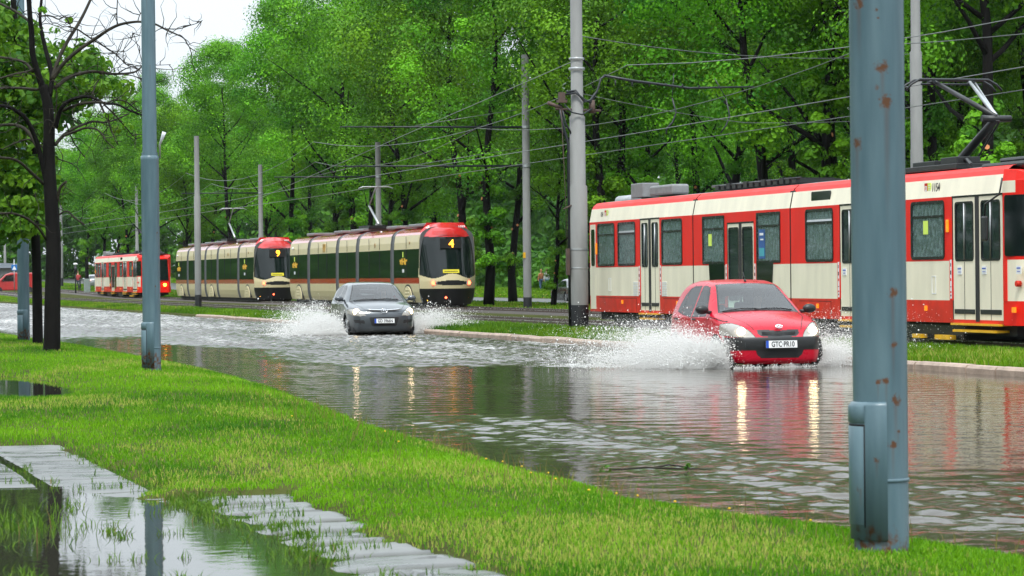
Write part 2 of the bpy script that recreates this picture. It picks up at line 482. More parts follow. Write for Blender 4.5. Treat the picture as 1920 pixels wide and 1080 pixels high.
# ================================================================ terrain
EDGE_Y = np.array([8, 15.3, 17, 22.6, 29, 37, 46, 64, 79, 150, 900.])
EDGE_X = np.array([6.9, 6.15, 5.65, 5.85, 6.2, 6.9, 7.4, 7.5, 7.15, 7.0, 7.0])
def edge(Y): return np.interp(Y, EDGE_Y, EDGE_X) + .14 * (fbm(Y * .9, Y * 0 + 3, 5) - .5)
def pave_edge(X, Y):
    """>0 inside the slab path"""
    lim = np.where(Y < 18.3, 3.42, 2.72) + .55 * (fbm(X * 2.2, Y * 1.9, 9) - .5)
    far = 24.4 + .8 * (fbm(X * 1.7, Y * .3, 19) - .5)
    return np.minimum(lim - X, (far - Y) * .4)
def land(X, Y):
    xe = edge(Y)
    d = X - xe
    z = np.interp(d, [-6, -1.4, -.6, -.2, 0, .35, 1.0, 3], [.115, .15, .11, .05, .0, -.06, -.12, -.13])
    z = z + np.where(d < -.2, .035 * (fbm(X * .8, Y * .45, 2) - .5), 0)
    # low places that hold rain water
    z = z - .10 * np.exp(-(((X - 3.55) / .85) ** 2 + ((Y - 38.5) / 4.6) ** 2) ** 2) * (.75 + .5 * fbm(X * 2, Y * .8, 31))
    z = z - .030 * np.exp(-(((X - 3.25) / .3) ** 2 + ((Y - 20.3) / 1.6) ** 2))
    p = pave_edge(X, Y)
    z = np.where(p > -.15, z * (1 - sm(-.15, .1, p)) + .07 * sm(-.15, .1, p), z)
    return z
def terrain(X, Y):
    right = np.interp(X, [17.3, 17.5, 17.62, 18.4, 20.2, 20.4, 30, 38, 39.5, 52, 54, 80, 400], [-.13, -.13, .10, .15, .17, .15, .15, .12, .0, -.05, .0, .1, .5])
    z = np.where(X < 12, land(X, Y), right)
    return z + np.clip(Y - 205, 0, 400) * .0075
gx = np.concatenate([np.linspace(-120, -4, 20), np.arange(-2, 8.4, .12), np.arange(8.6, 17.2, .8), [17.3, 17.5, 17.56, 17.62, 18, 18.4, 19, 19.8, 20.2, 20.4], np.arange(21, 60, 1.5), np.linspace(62, 600, 40)])
gy = np.concatenate([np.linspace(-60, 8, 12), 9 * np.exp(np.arange(0, 4.75, .011)), np.linspace(1100, 3200, 8)])
m_soil = mat('grassy_soil', (.05, .058, .012), .9, spec=.08, var=.5, vs=1.6, bump=.6, bs=25)
ground = link('ground', grid_mesh('ground', gx, gy, terrain, [m_soil])); tag(ground, kind='structure', label='grassy ground of the verge, median and park strips', cat='ground')

# slab path
m_slab = bpy.data.materials.new('wet_slab'); m_slab.use_nodes = True
n, l = m_slab.node_tree.nodes, m_slab.node_tree.links; b = n['Principled BSDF']
geo = n.new('ShaderNodeNewGeometry')
no = n.new('ShaderNodeTexNoise'); no.inputs['Scale'].default_value = 2.2; no.inputs['Detail'].default_value = 8; l.new(geo.outputs['Position'], no.inputs['Vector'])
at = n.new('ShaderNodeAttribute'); at.attribute_name = 'joint'
cr = n.new('ShaderNodeValToRGB'); cr.color_ramp.elements[0].position = .3; cr.color_ramp.elements[1].position = .7
cr.color_ramp.elements[0].color = (.065, .07, .07, 1); cr.color_ramp.elements[1].color = (.16, .165, .16, 1)
l.new(no.outputs['Fac'], cr.inputs['Fac'])
mx = n.new('ShaderNodeMix'); mx.data_type = 'RGBA'; l.new(at.outputs['Fac'], mx.inputs[0]); l.new(cr.outputs[0], mx.inputs[6]); mx.inputs[7].default_value = (.03, .032, .018, 1)
l.new(mx.outputs[2], b.inputs['Base Color'])
mr = n.new('ShaderNodeMapRange'); mr.inputs['From Min'].default_value = .35; mr.inputs['From Max'].default_value = .65; mr.inputs['To Min'].default_value = .12; mr.inputs['To Max'].default_value = .5
l.new(no.outputs['Fac'], mr.inputs['Value']); l.new(mr.outputs[0], b.inputs['Roughness'])
nf = n.new('ShaderNodeTexNoise'); nf.inputs['Scale'].default_value = 70; nf.inputs['Detail'].default_value = 6; l.new(geo.outputs['Position'], nf.inputs['Vector'])
bp = n.new('ShaderNodeBump'); bp.inputs['Strength'].default_value = .25; bp.inputs['Distance'].default_value = .006; l.new(nf.outputs['Fac'], bp.inputs['Height']); l.new(bp.outputs[0], b.inputs['Normal'])
SLAB_Y, SLAB_X = .70, [-1.6, -.85, -.1, .62, 1.33, 2.03, 2.72, 3.5]
PUD = .085
def joint(X, Y):
    Yw = Y + .02 * np.sin(X * 3)
    fy = np.abs(((Yw / SLAB_Y) % 1) - .5) * 2
    wob = .10 * (fbm(X * 3, Y * 2, 91) - .5)
    jy = np.where(X > 2.78, sm(.66, .80, fy + 2 * wob), sm(.84, .93, fy + wob))
    jx = np.max([1 - sm(.02, .05, np.abs(X - c)) for c in SLAB_X], axis=0)
    return np.clip(np.maximum(jy, jx), 0, 1)
def slab_z(X, Y):
    col = np.searchsorted(SLAB_X, X); row = np.floor((Y + .02 * np.sin(X * 3)) / SLAB_Y + .5)
    off = (vn(row * 7.3, col * 3.7, 41) - .5)
    tilt = (vn(row * 5.1, col * 9.7, 43) - .5)
    z = .094 + .012 * off + .012 * tilt * (((Y / SLAB_Y + .5) % 1) - .5) + .016 * (fbm(X * .7, Y * .35, 12) - .5)
    z = z - .045 * np.exp(-(((X - 1.85) / .95) ** 2 + ((Y - 15.0) / 3.9) ** 2) ** 2)
    z = z + .014 * sm(2.72, 2.95, X)
    z = z - .020 * joint(X, Y)
    z = z - .06 * sm(2.74, 2.9, X) * sm(.63, .66, fbm(X * 3.6, Y * 3.0, 95))       # broken and missing pieces
    p = pave_edge(X, Y)
    return np.where(p < 0, .02, z)
px_ = np.arange(-1.5, 3.7, .04); py_ = np.arange(10.5, 25.2, .035)
pav = link('pavement', grid_mesh('pavement', px_, py_, slab_z, [m_slab], attrs={'joint': joint}))
tag(pav, kind='structure', label='wet concrete slab path with weeds in its joints', cat='pavement')

# water -----------------------------------------------------------------
def cs_out(n, l, rip):
    a = n.new('ShaderNodeAttribute'); a.attribute_name = 'chop'
    m = n.new('ShaderNodeMath'); m.operation = 'MULTIPLY_ADD'; m.inputs[1].default_value = .45; m.inputs[2].default_value = rip; m.use_clamp = True
    l.new(a.outputs['Fac'], m.inputs[0]); return m.outputs[0]
def water_mat(name, mud, rip, scale):
    m = bpy.data.materials.new(name); m.use_nodes = True
    n, l = m.node_tree.nodes, m.node_tree.links; b = n['Principled BSDF']
    b.inputs['IOR'].default_value = 1.333; b.inputs['Specular IOR Level'].default_value = .5
    geo = n.new('ShaderNodeNewGeometry')
    at = n.new('ShaderNodeAttribute'); at.attribute_name = 'foam_sheen'
    no = n.new('ShaderNodeTexNoise'); no.inputs['Scale'].default_value = 3.5; no.inputs['Detail'].default_value = 9; no.inputs['Roughness'].default_value = .68
    l.new(geo.outputs['Position'], no.inputs['Vector'])
    s = n.new('ShaderNodeMath'); s.operation = 'ADD'; l.new(no.outputs['Fac'], s.inputs[0]); l.new(at.outputs['Fac'], s.inputs[1])
    mr = n.new('ShaderNodeMapRange'); mr.inputs['From Min'].default_value = .95; mr.inputs['From Max'].default_value = 1.25; l.new(s.outputs[0], mr.inputs['Value'])
    n2 = n.new('ShaderNodeTexNoise'); n2.inputs['Scale'].default_value = .35; n2.inputs['Detail'].default_value = 4; l.new(geo.outputs['Position'], n2.inputs['Vector'])
    cr = n.new('ShaderNodeValToRGB'); cr.color_ramp.elements[0].position = .3; cr.color_ramp.elements[1].position = .7
    cr.color_ramp.elements[0].color = tuple(c * .75 for c in mud) + (1,); cr.color_ramp.elements[1].color = tuple(c * 1.25 for c in mud) + (1,)
    l.new(n2.outputs['Fac'], cr.inputs['Fac'])
    mx = n.new('ShaderNodeMix'); mx.data_type = 'RGBA'; l.new(mr.outputs[0], mx.inputs[0]); l.new(cr.outputs[0], mx.inputs[6]); mx.inputs[7].default_value = (.68, .69, .68, 1)
    l.new(mx.outputs[2], b.inputs['Base Color'])
    rr = n.new('ShaderNodeMapRange'); rr.inputs['To Min'].default_value = .0; rr.inputs['To Max'].default_value = .6; l.new(mr.outputs[0], rr.inputs['Value'])
    a2 = n.new('ShaderNodeAttribute'); a2.attribute_name = 'chop'
    m3 = n.new('ShaderNodeMapRange'); m3.inputs['From Min'].default_value = .06; m3.inputs['From Max'].default_value = .6; m3.inputs['To Min'].default_value = .015; m3.inputs['To Max'].default_value = .15; l.new(a2.outputs['Fac'], m3.inputs['Value'])
    ad = n.new('ShaderNodeMath'); ad.operation = 'ADD'; l.new(rr.outputs[0], ad.inputs[0]); l.new(m3.outputs[0], ad.inputs[1]); l.new(ad.outputs[0], b.inputs['Roughness'])
    wv = n.new('ShaderNodeTexNoise'); wv.inputs['Scale'].default_value = scale; wv.inputs['Detail'].default_value = 3; l.new(geo.outputs['Position'], wv.inputs['Vector'])
    bp = n.new('ShaderNodeBump'); l.new(cs_out(n, l, rip), bp.inputs['Strength']); bp.inputs['Distance'].default_value = .02
    l.new(wv.outputs['Fac'], bp.inputs['Height']); l.new(bp.outputs[0], b.inputs['Normal'])
    return m
m_flood = water_mat('flood_water', (.050, .042, .030), .11, 11.0)
m_pudw = water_mat('puddle_water', (.03, .03, .022), .02, 9.0)
rw = np.random.default_rng(3)
WAVES = []
for k in range(40):
    lam = math.exp(rw.uniform(math.log(.14), math.log(.75)))
    a = rw.normal(1.15, .75) + (math.pi if k % 2 else 0)
    WAVES.append((lam, a, rw.uniform(0, 6.28)))
CARS = [(15.75, 42.6), (16.1, 72.2)]       # fronts of the two driving cars
FINE = [(math.exp(rw.uniform(math.log(.11), math.log(.24))), rw.normal(1.1, .6), rw.uniform(0, 6.28)) for k in range(16)]
def chop_near(X, Y):
    return np.exp(-((X - 7.5) / 1.1) ** 4) * sm(31, 26, Y) * (.25 + 1.3 * fbm(X * 1.6, Y * .4, 88))
def chop(X, Y):
    """how rough the flood is"""
    c = .05 + .06 * fbm(X * .25, Y * .05, 77)
    wl_ = np.exp(-((X - 7.5) / .95) ** 4) * sm(31, 26, Y)          # wave train running along the verge
    wl_ = np.maximum(wl_, .8 * sm(20.5, 18.0, Y) * np.exp(-((X - 8.5) / 1.6) ** 4))
    c = c + .31 * wl_ * (.3 + 1.2 * fbm(X * 1.3, Y * .22, 8))
    wk = sm(45.0, 46.6, Y + .25 * (X - 13)) * sm(9.6, 11.2, X + .5 * np.sin(Y * .4))     # wake behind the red car
    far = sm(70, 84, Y) * sm(7.3, 9.0, X)
    return c + .85 * np.maximum(wk * (.45 + .8 * fbm(X * .9, Y * .2, 21)), far * (.7 + .5 * fbm(X * .6, Y * .12, 23)))
def foam_sheen(X, Y):
    f = np.zeros_like(X)
    for (cx, cy), L in zip(CARS, (3.6, 4.25)):
        for sx in (-1, 1):
            d = np.hypot((X - (cx + sx * 1.05)) / .9, (Y - (cy + 1.8)) / 2.2)
            f = np.maximum(f, .62 * np.exp(-d ** 2))
        d = np.exp(-((X - cx) / 1.9) ** 4) * sm(cy + 1, cy + 4, Y) * np.exp(-np.clip(Y - cy - 4, 0, 900) / 26)
        f = np.maximum(f, .56 * d)
    d = np.hypot((X - 13.6) / 1.5, (Y - 45.0) / 2.4); f = np.maximum(f, .60 * np.exp(-d ** 2))
    d = np.hypot((X - 14.3) / 1.4, (Y - 75) / 4); f = np.maximum(f, .60 * np.exp(-d ** 2))
    wk = sm(45.2, 48, Y + .25 * (X - 13)) * sm(9.9, 11.6, X + .5 * np.sin(Y * .4))
    f = np.maximum(f, wk * (.28 + .30 * fbm(X * .8, Y * .15, 52)))  # churned foam, its white also painting in sky reflected by the chop
    f = np.maximum(f, .52 * sm(74, 92, Y) * (.6 + .6 * fbm(X * .5, Y * .1, 51)))  # far flood: foam white also stands in for the sky's reflection
    f = np.maximum(f, .30 * np.exp(-((X - 7.6) / .9) ** 4) * sm(30, 24, Y))
    return f
def water_z(X, Y):
    z = np.zeros_like(X); s2 = 0
    amp = chop(X, Y)
    kl = sm(9.0, 8.0, X) * sm(31, 27, Y)
    for lam, a, ph in WAVES:
        # near the verge the crests run along the road
        aa = a
        k = 2 * math.pi / lam
        z += lam * np.sin(k * (X * math.cos(aa) + Y * math.sin(aa)) + ph)
    z = z * amp * .0085
    near = chop_near(X, Y); z2 = np.zeros_like(X)
    for lam, a, ph in FINE:
        k = 2 * math.pi / lam; z2 += lam * np.sin(k * (X * math.cos(a) + Y * math.sin(a)) + ph)
    z = z + z2 * near * .0036
    u = X - .10 * (Y - 22) * 0 + .25 * np.sin(Y * .35) + .18 * (fbm(X * .6, Y * .35, 66) - .5)
    z += kl * .0042 * np.sin(2 * math.pi * u / .40 + 1.5 * np.sin(Y * .5)) * np.exp(-((X - 7.5) / .95) ** 4)
    return z + np.clip(Y - 205, 0, 400) * .0030
wx = np.arange(4.9, 17.56, .033)
wy = 10.2 * np.exp(np.arange(0, math.log(250 / 10.2), .0017))
water = link('flood_water', grid_mesh('flood_water', wx, wy, water_z, [m_flood], attrs={'foam_sheen': foam_sheen, 'chop': chop}))
water.name = 'water'; tag(water, kind='structure', label='brown flood water covering the carriageway', cat='water')
pd = link('puddle', grid_mesh('puddle', np.arange(-2, 4.6, .3), np.arange(10, 47, .5), lambda X, Y: X * 0 + PUD, [m_pudw], attrs={'foam_sheen': lambda X, Y: X * 0}))
tag(pd, kind='structure', label='still rain puddles lying on the slab path and verge', cat='puddle')
road = link('road', grid_mesh('road', np.array([6.6, 12, 17.44]), np.array([-60, 10, 60, 200, 260, 900.]), lambda X, Y: X * 0 - .10 + np.clip(Y - 205, 0, 400) * .0078, [m_asph])); tag(road, kind='structure', label='asphalt carriageway under the flood', cat='road')
road2 = link('park_road', grid_mesh('park_road', np.array([39.5, 46, 52.]), np.array([-60, 205, 900.]), lambda X, Y: np.interp(X, [39.5, 52], [.006, -.043]) + np.clip(Y - 205, 0, 800) * .0075, [m_asph])); tag(road2, kind='structure', label='wet road beyond the tram tracks', cat='road')

# kerb stones
kb = MB(); y = 30.0
kr = random.Random(4)
while y < 110:
    L_ = kr.choice([.62, 1.0, 1.0, .95]); dz = kr.uniform(-.012, .008); dx = kr.uniform(-.012, .012)
    P = [(17.44 + dx, -.2), (17.44 + dx, .085 + dz), (17.475 + dx, .125 + dz), (17.62 + dx, .13 + dz), (17.62 + dx, -.2)]
    V = [(a, y + .014, c) for a, c in P] + [(a, y + L_ - .014, c) for a, c in P]
    kb._add(V, [(0, 1, 2, 3, 4), (9, 8, 7, 6, 5)] + [(i, i + 5, (i + 1) % 5 + 5, (i + 1) % 5) for i in range(5)], 0)
    y += L_
ko = kb.build('kerb', m_kerb); tag(ko, kind='structure', label='row of weathered kerb stones along the median', cat='kerb')

# tram tracks
for nm, xc, lab in (('tram_track', 21.68, 'nearer tram track under the large red and cream tram'), ('tram_track', 28.18, 'farther tram track under the three trams in line')):
    e_ = empty(nm, (xc, 30, 0)); e_['kind'] = 'structure'; tag(e_, lab, 'track')
    ys = np.concatenate([np.arange(-10, 175, 4.), np.arange(176, 420, 8.)])
    bz = lambda Y: .205 + np.clip(Y + 30 - 205, 0, 400) * .0075
    link('ballast_bed', grid_mesh('ballast_bed', np.array([-1.7, -1.3, 0, 1.3, 1.7]), ys, lambda X, Y: bz(Y) - .06 * (np.abs(X) > 1.5), [m_ballast]), e_)
    for sx in (-.745, .68):
        rb = MB()
        for a, c in zip(ys[:-1], ys[1:]):
            za, zc = float(bz(a)), float(bz(c))
            for (x0, x1, h0, h1, mi) in ((sx - .02, sx + .085, 0, .055, 1), (sx, sx + .065, .055, .072, 0)):
                rb._add([(x0, a, za + h0), (x1, a, za + h0), (x1, a, za + h1), (x0, a, za + h1), (x0, c, zc + h0), (x1, c, zc + h0), (x1, c, zc + h1), (x0, c, zc + h1)],
                        [(0, 3, 7, 4), (3, 2, 6, 7), (1, 5, 6, 2)], mi)
        rb.build('rail', [m_rail, m_railrust], e_)

# grass -------------------------------------------------------------------
def blades(name, X, Y, Z, hgt, wid, tint, m, lean=.5):
    n_ = len(X); rg = np.random.default_rng(len(X))
    a = rg.uniform(0, 6.283, n_); ln = rg.uniform(.1, lean, n_) * hgt
    fa = rg.uniform(-.9, .9, n_) - .27                      # blades turned any way, mostly broad side on
    ex, ey = np.cos(fa) * wid / 2, np.sin(fa) * wid / 2
    tx, ty = X + np.cos(a) * ln, Y + np.sin(a) * ln
    mx_, my_ = X + np.cos(a) * ln * .35, Y + np.sin(a) * ln * .35
    V = np.empty((n_, 5, 3))
    V[:, 0] = np.stack([X - ex, Y - ey, Z - .01], -1); V[:, 1] = np.stack([X + ex, Y + ey, Z - .01], -1)
    V[:, 2] = np.stack([mx_ + ex * .8, my_ + ey * .8, Z + hgt * .6], -1); V[:, 3] = np.stack([mx_ - ex * .8, my_ - ey * .8, Z + hgt * .6], -1)
    V[:, 4] = np.stack([tx, ty, Z + hgt], -1)
    i = np.arange(n_)[:, None] * 5
    F = np.concatenate([i + np.array([[0, 1, 2]]), i + np.array([[0, 2, 3]]), i + np.array([[3, 2, 4]])])
    return link(name, np_mesh(name, V.reshape(-1, 3), F, [m], None, False, {'tint': np.repeat(tint, 5)}))
def patch_tint(X, Y):
    t = .52 + 1.3 * (fbm(X * .7, Y * .35, 61) - .5) + .5 * (fbm(X * 3, Y * 1.5, 62) - .5)
    dry = sm(.50, .68, fbm(X * .8 + 9, Y * .35, 63)) * .5
    return t, dry
def verge(n_, y0, y1, x0, x1, hm, wm, pw=1.6):
    rg = np.random.default_rng(int(y0 * 10))
    t = rg.random(n_); Y = (y0 ** (1 - pw) + t * (y1 ** (1 - pw) - y0 ** (1 - pw))) ** (1 / (1 - pw))
    X = rg.uniform(x0, x1, n_)
    p = pave_edge(X, Y); d = X - edge(Y); z = land(X, Y)
    keep = (p < -.02 + .10 * rg.random(n_)) & (d < .02 + .08 * rg.random(n_))
    keep &= (z > PUD - .005) | (d > -.6) | (rg.random(n_) < .05)
    keep &= rg.random(n_) < (.12 + 1.35 * fbm(X * 2.6, Y * 1.2, 71))
    X, Y, z = X[keep], Y[keep], z[keep]
    t, dry = patch_tint(X, Y)
    k = len(X)
    tint = np.clip(t + rg.normal(0, .20, k), 0, .88); tint = np.where(rg.random(k) < dry + .03, rg.uniform(.92, 1, k), tint)
    tall = .65 + .8 * fbm(X * 1.2, Y * .6, 73)
    sc = np.sqrt(np.clip(Y / 18, .8, 8))
    h = hm * tall * rg.uniform(.6, 1.35, k) * np.clip(sc, 1, 1.5); w = wm * rg.uniform(.7, 1.3, k) * sc
    return X, Y, z, h, w, tint
A = verge(330000, 11.5, 90, 1.2, 7.6, .028, .0052)
g1 = blades('verge_grass', *A, m_grass, .8); tag(g1, 'short bright grass covering the roadside verge', 'grass', kind='stuff')
# far verge left of the water, median, strip beyond the tracks
def strip(n_, x0, x1, y0, y1, hm, wm, seed, pw=1.4, zf=terrain):
    rg = np.random.default_rng(seed)
    t = rg.random(n_); Y = (y0 ** (1 - pw) + t * (y1 ** (1 - pw) - y0 ** (1 - pw))) ** (1 / (1 - pw)); X = rg.uniform(x0, x1, n_)
    z = zf(X, Y); tt, dry = patch_tint(X * .6, Y * .5)
    tint = np.clip(tt - .05 + rg.normal(0, .12, n_), 0, .88); tint = np.where(rg.random(n_) < dry * .6, rg.uniform(.92, 1, n_), tint)
    sc = np.sqrt(Y / 45)
    return X, Y, z, hm * rg.uniform(.6, 1.4, n_) * (.7 + .7 * fbm(X * 1.1, Y * .5, 5)), wm * rg.uniform(.7, 1.3, n_) * sc, tint
g2 = blades('median_grass', *strip(70000, 17.64, 20.25, 34, 330, .09, .016, 11), m_grass, .7); tag(g2, 'grass on the median between kerb and tram track', 'grass', kind='stuff')
g3 = blades('park_grass', *strip(50000, 29.9, 39.2, 60, 400, .10, .03, 12), m_grass, .7); tag(g3, 'grass strip under the trees behind the tracks', 'grass', kind='stuff')
g4 = blades('far_grass', *strip(30000, 52.5, 74, 150, 420, .12, .06, 13), m_grass, .7); tag(g4, 'lawn beyond the second road', 'grass', kind='stuff')
# weeds in the slab joints and through the puddle
rg = np.random.default_rng(17)
row = rg.integers(15, 36, 3600); X = rg.uniform(.9, 3.45, 3600); Y = (row + .5) * SLAB_Y - .02 * np.sin(X * 3) + rg.normal(0, .03, 3600)
cl = fbm(X * 2.6, row * 1.7, 33); k = (cl > np.where(X > 2.75, .46, .60)) & (pave_edge(X, Y) > -.05)
X1, Y1 = X[k], Y[k]
X = rg.choice(SLAB_X[4:7], 5200) + rg.normal(0, .05, 5200); Y = rg.uniform(11.5, 24.5, 5200); k = (fbm(X * 4, Y * 1.6, 35) > .63) & (pave_edge(X, Y) > -.05)
X2, Y2 = X[k], Y[k]
X3 = 2.78 + rg.normal(0, .10, 7000) + .12 * np.sin(rg.random(7000)); Y3 = rg.uniform(13.8, 23.0, 7000); X3 += .05 * np.sin(Y3 * 1.3)
k = rg.random(7000) < 1.5 * (fbm(X3 * 2, Y3 * .9, 37) - .26); X3, Y3 = X3[k], Y3[k]
X4 = 1.62 + rg.normal(0, .16, 190); Y4 = 16.4 + rg.normal(0, .45, 190)
Xw, Yw = np.concatenate([X1, X2, X3, X4]), np.concatenate([Y1, Y2, Y3, Y4]); kk = len(Xw)
hw = np.where(np.arange(kk) > kk - 190, .09, .042) * rg.uniform(.5, 1.6, kk)
g5 = blades('joint_weeds', Xw, Yw, np.maximum(slab_z(Xw, Yw), .07), hw, .006 * rg.uniform(.7, 1.4, kk), np.clip(rg.normal(.45, .25, kk), 0, 1), m_weed, 1.1)
tag(g5, 'weeds growing from the joints of the slab path', 'weeds', kind='stuff')
# dry stalks and dandelions on the verge
rg = np.random.default_rng(23); k = 420
Y = rg.uniform(13, 34, k); X = edge(Y) - np.abs(rg.normal(.5, .5, k)); z = land(X, Y)
g6 = blades('dry_stalks', X, Y, z, rg.uniform(.09, .2, k), rg.uniform(.004, .007, k), rg.uniform(.93, 1, k), m_weed, .7); tag(g6, 'brown dry stalks standing along the water edge', 'stalks', kind='stuff')
fb = MB(); m_dand = mat('dandelion', (.62, .42, .01), .8, var=.1)
for i in range(15):
    y = random.uniform(15, 27); x = float(edge(y)) - abs(random.gauss(.1, .45)); zz = float(land(np.array(x), np.array(y)))
    fb.ball((x, y, max(zz, 0) + .05), (.010, .010, .007), 0, 7, 4)
fo = fb.build('dandelion_flowers', m_dand); tag(fo, 'yellow dandelions dotted along the edge of the verge', 'flowers', kind='stuff')
# ================================================================ trams
NW = -1.175
def near_x(z): return float(np.interp(z, [.6, 2.80, 3.12, 3.2], [NW, NW, NW + .065, NW + .115]))
def wall(mb, side, y0, y1, bands, ops, off=0., mat_i=None):
    """panel of quads at x = side * near_x with rectangular openings (y0,y1,z0,z1) left out"""
    Ys = sorted({y0, y1} | {v for o in ops for v in o[:2] if y0 < v < y1})
    Zs = sorted({b[0] for b in bands} | {b[1] for b in bands} | {v for o in ops for v in o[2:4] if bands[0][0] < v < bands[-1][1]})
    for a, c in zip(Ys[:-1], Ys[1:]):
        for d, e in zip(Zs[:-1], Zs[1:]):
            ym, zm = (a + c) / 2, (d + e) / 2
            if any(o[0] < ym < o[1] and o[2] < zm < o[3] for o in ops): continue
            mi = mat_i if mat_i is not None else next(b[2] for b in bands if b[0] <= zm <= b[1])
            xd, xe = side * (-(near_x(d) + off)) * -1, side * (-(near_x(e) + off)) * -1
            mb.quad((xd, a, d), (xd, c, d), (xe, c, e), (xe, a, e), mi)
BANDS = [(.60, .99, 2), (.99, 1.68, 1), (1.68, 2.80, 0), (2.80, 3.12, 1), (3.12, 3.2, 0)]
WIN = [(3.52, 4.99), (8.76, 10.23), (11.63, 13.03), (15.01, 16.44), (17.82, 19.29), (21.25, 22.63), (22.89, 24.29)]
DOOR = [(1.15, 3.20), (6.38, 8.43), (13.20, 14.84), (19.45, 20.90)]
SECT = [(1.15, 11.04), (11.10, 17.05), (17.11, 24.95)]
def red_tram():
    t = empty('articulated_tram', (21.68, 42.6, .0), 0, 'large red and cream articulated tram passing behind the red hatchback', 'tram')
    ops = [(a + .03, b - .03, 1.75, 2.71) for a, b in WIN] + [(a, b, .66, 2.78) for a, b in DOOR]
    mats = [m_tred, m_cream, m_skirt, m_tgrey, m_dark, m_inner]
    for i, (a, b) in enumerate(SECT):
        mb = MB()
        o_ = [q for q in ops if q[0] >= a - .01 and q[1] <= b + .01]
        wall(mb, 1, a, b, BANDS, o_)
        wall(mb, 1, a, b, BANDS, o_, .06, 5)
        of = [(q[0], q[1], 1.75, 2.71) for q in o_]
        wall(mb, -1, a, b, BANDS, of)
        wall(mb, -1, a, b, BANDS, of, .06, 5)
        P = [(near_x(3.2), 3.2), (-.98, 3.265), (-.9, 3.28), (-.45, 3.33), (.45, 3.33), (.9, 3.28), (.98, 3.265), (-near_x(3.2), 3.2)]
        for (x0, z0), (x1, z1), mi in zip(P[:-1], P[1:], (0, 0, 3, 3, 3, 0, 0)):
            mb.quad((x0, a, z0), (x0, b, z0), (x1, b, z1), (x1, a, z1), mi)
        for y in (a, b):
            if (i, y) == (0, a): continue
            mb._add([(near_x(.6), y, .6), (near_x(3.12), y, 3.12)] + [(p[0], y, p[1]) for p in P] + [(-near_x(3.12), y, 3.12), (-near_x(.6), y, .6)], [tuple(range(len(P) + 4))], 4 if y not in (24.95,) else 0)
        mb.box(-1.1, 1.1, a + .02, b - .02, .78, .84, 5)
        mb.build('body', mats, t, fix=False)
    for y in (11.04, 17.05):
        mb = MB(); mb.box(-1.11, 1.11, y - .12, y + .18, .62, 3.15, 0); mb.build('bellows', m_dark, t)
    # front cab: tapering red nose with dark side window and windscreen
    mb = MB()
    sec = [(1.15, 1.175, 3.2), (.75, 1.13, 3.17), (.35, 1.03, 3.08), (.06, .88, 2.95)]
    zs = [.58, .99, 1.68, 2.80, 3.0]
    for (ya, wa, ta), (yb, wb, tb) in zip(sec[:-1], sec[1:]):
        za, zb = zs + [ta], zs + [tb]
        for k in range(5):
            for sd in (-1, 1):
                mi = 1 if (k == 1 and ya > .5) else (1 if k == 3 and ya > 1 else 0)
                mb.quad((sd * wa, ya, za[k]), (sd * wb, yb, zb[k]), (sd * wb * (.97 if k == 4 else 1), yb, zb[k + 1]), (sd * wa * (.97 if k == 4 else 1), ya, za[k + 1]), mi)
        mb.quad((-wa * .97, ya, ta), (-wb * .97, yb, tb), (wb * .97, yb, tb), (wa * .97, ya, ta), 0)
    mb.quad((-.88, .06, .58), (-.92, -.02, 1.7), (.92, -.02, 1.7), (.88, .06, .58), 0)
    mb.quad((-.92, -.02, 1.7), (-.85, .06, 2.95), (.85, .06, 2.95), (.92, -.02, 1.7), 0)
    mb.build('cab', mats, t, fix=True)
    mb = MB(); mb.quad((-.86, -.07, 1.42), (-.80, .03, 2.88), (.80, .03, 2.88), (.86, -.07, 1.42), 0); mb.build('windscreen', m_pglass, t)
    mb = MB(); mb.prism(rrect(.20, 1.02, 1.74, 2.76, .05), 0, .02); w = mb.build('cab_window', m_pglass, t)
    w.rotation_euler = (0, 0, .22); w.location = (-.975, .05, 0)
    for sx in (-.6, .6):
        mb = MB(); mb.tube([(sx, -.07, 1.1), (sx, .04, 1.1)], .11, 14); mb.build('headlight', m_amblamp if sx > 0 else m_headw, t)
    # windows
    for a, b in WIN:
        mid = 11 < a < 17
        z0, z1, zt = 1.71, 2.75, 2.47
        mb = MB(); r_ = .03 if mid else .09
        mb.ring(rrect(a, b, z0, z1, r_), rrect(a + .05, b - .05, z0 + .05, z1 - .05, max(.01, r_ - .04)), NW - .012, NW + .05)
        mb.box(NW - .006, NW + .03, a + .05, b - .05, zt - .02, zt + .02)
        fr_ = mb.build('window_frame', m_tblack, t)
        mb = MB(); mb.prism(rrect(a + .04, b - .04, z0 + .04, z1 - .04, .05), NW + .008, NW + .018); mb.build('pane', m_fog, fr_)
        if a in (8.76, 22.89 - 1.64, 21.25):       # tilted open top light
            mb = MB(); mb.quad((NW - .004, a + .07, zt + .03), (NW - .004, b - .07, zt + .03), (NW + .05, b - .07, zt + .21), (NW + .05, a + .07, zt + .21)); mb.build('top_light', m_galv, fr_)
    # lower glazing either side of the middle door
    for a, b, s in ((15.01, 16.44, 1), (11.63, 13.03, -1)):
        i0, i1 = (a, b - .42) if s > 0 else (a + .42, b)
        P = [(i0 if s > 0 else i1, .85), (i0 if s > 0 else i1, 1.75), (i1 if s > 0 else i0, 1.75), ((i1 - .12) if s > 0 else (i0 + .12), .85)]
        mb = MB(); mb.prism(P, NW - .012, NW + .02, 0); mb.build('lower_glazing', m_pglass, t)
    mb = MB(); mb.prism(rrect(8.96, 9.96, 2.83, 3.09, .04), -.012, .012); w = mb.build('destination_window', m_pglass, t); w.location = (NW + .035, 0, 0)
    # far side panes
    for q in ops:
        mb = MB(); mb.quad((1.16, q[0], 1.75), (1.16, q[1], 1.75), (1.16, q[1], 2.71), (1.16, q[0], 2.71)); mb.build('far_pane', m_cglass, t)
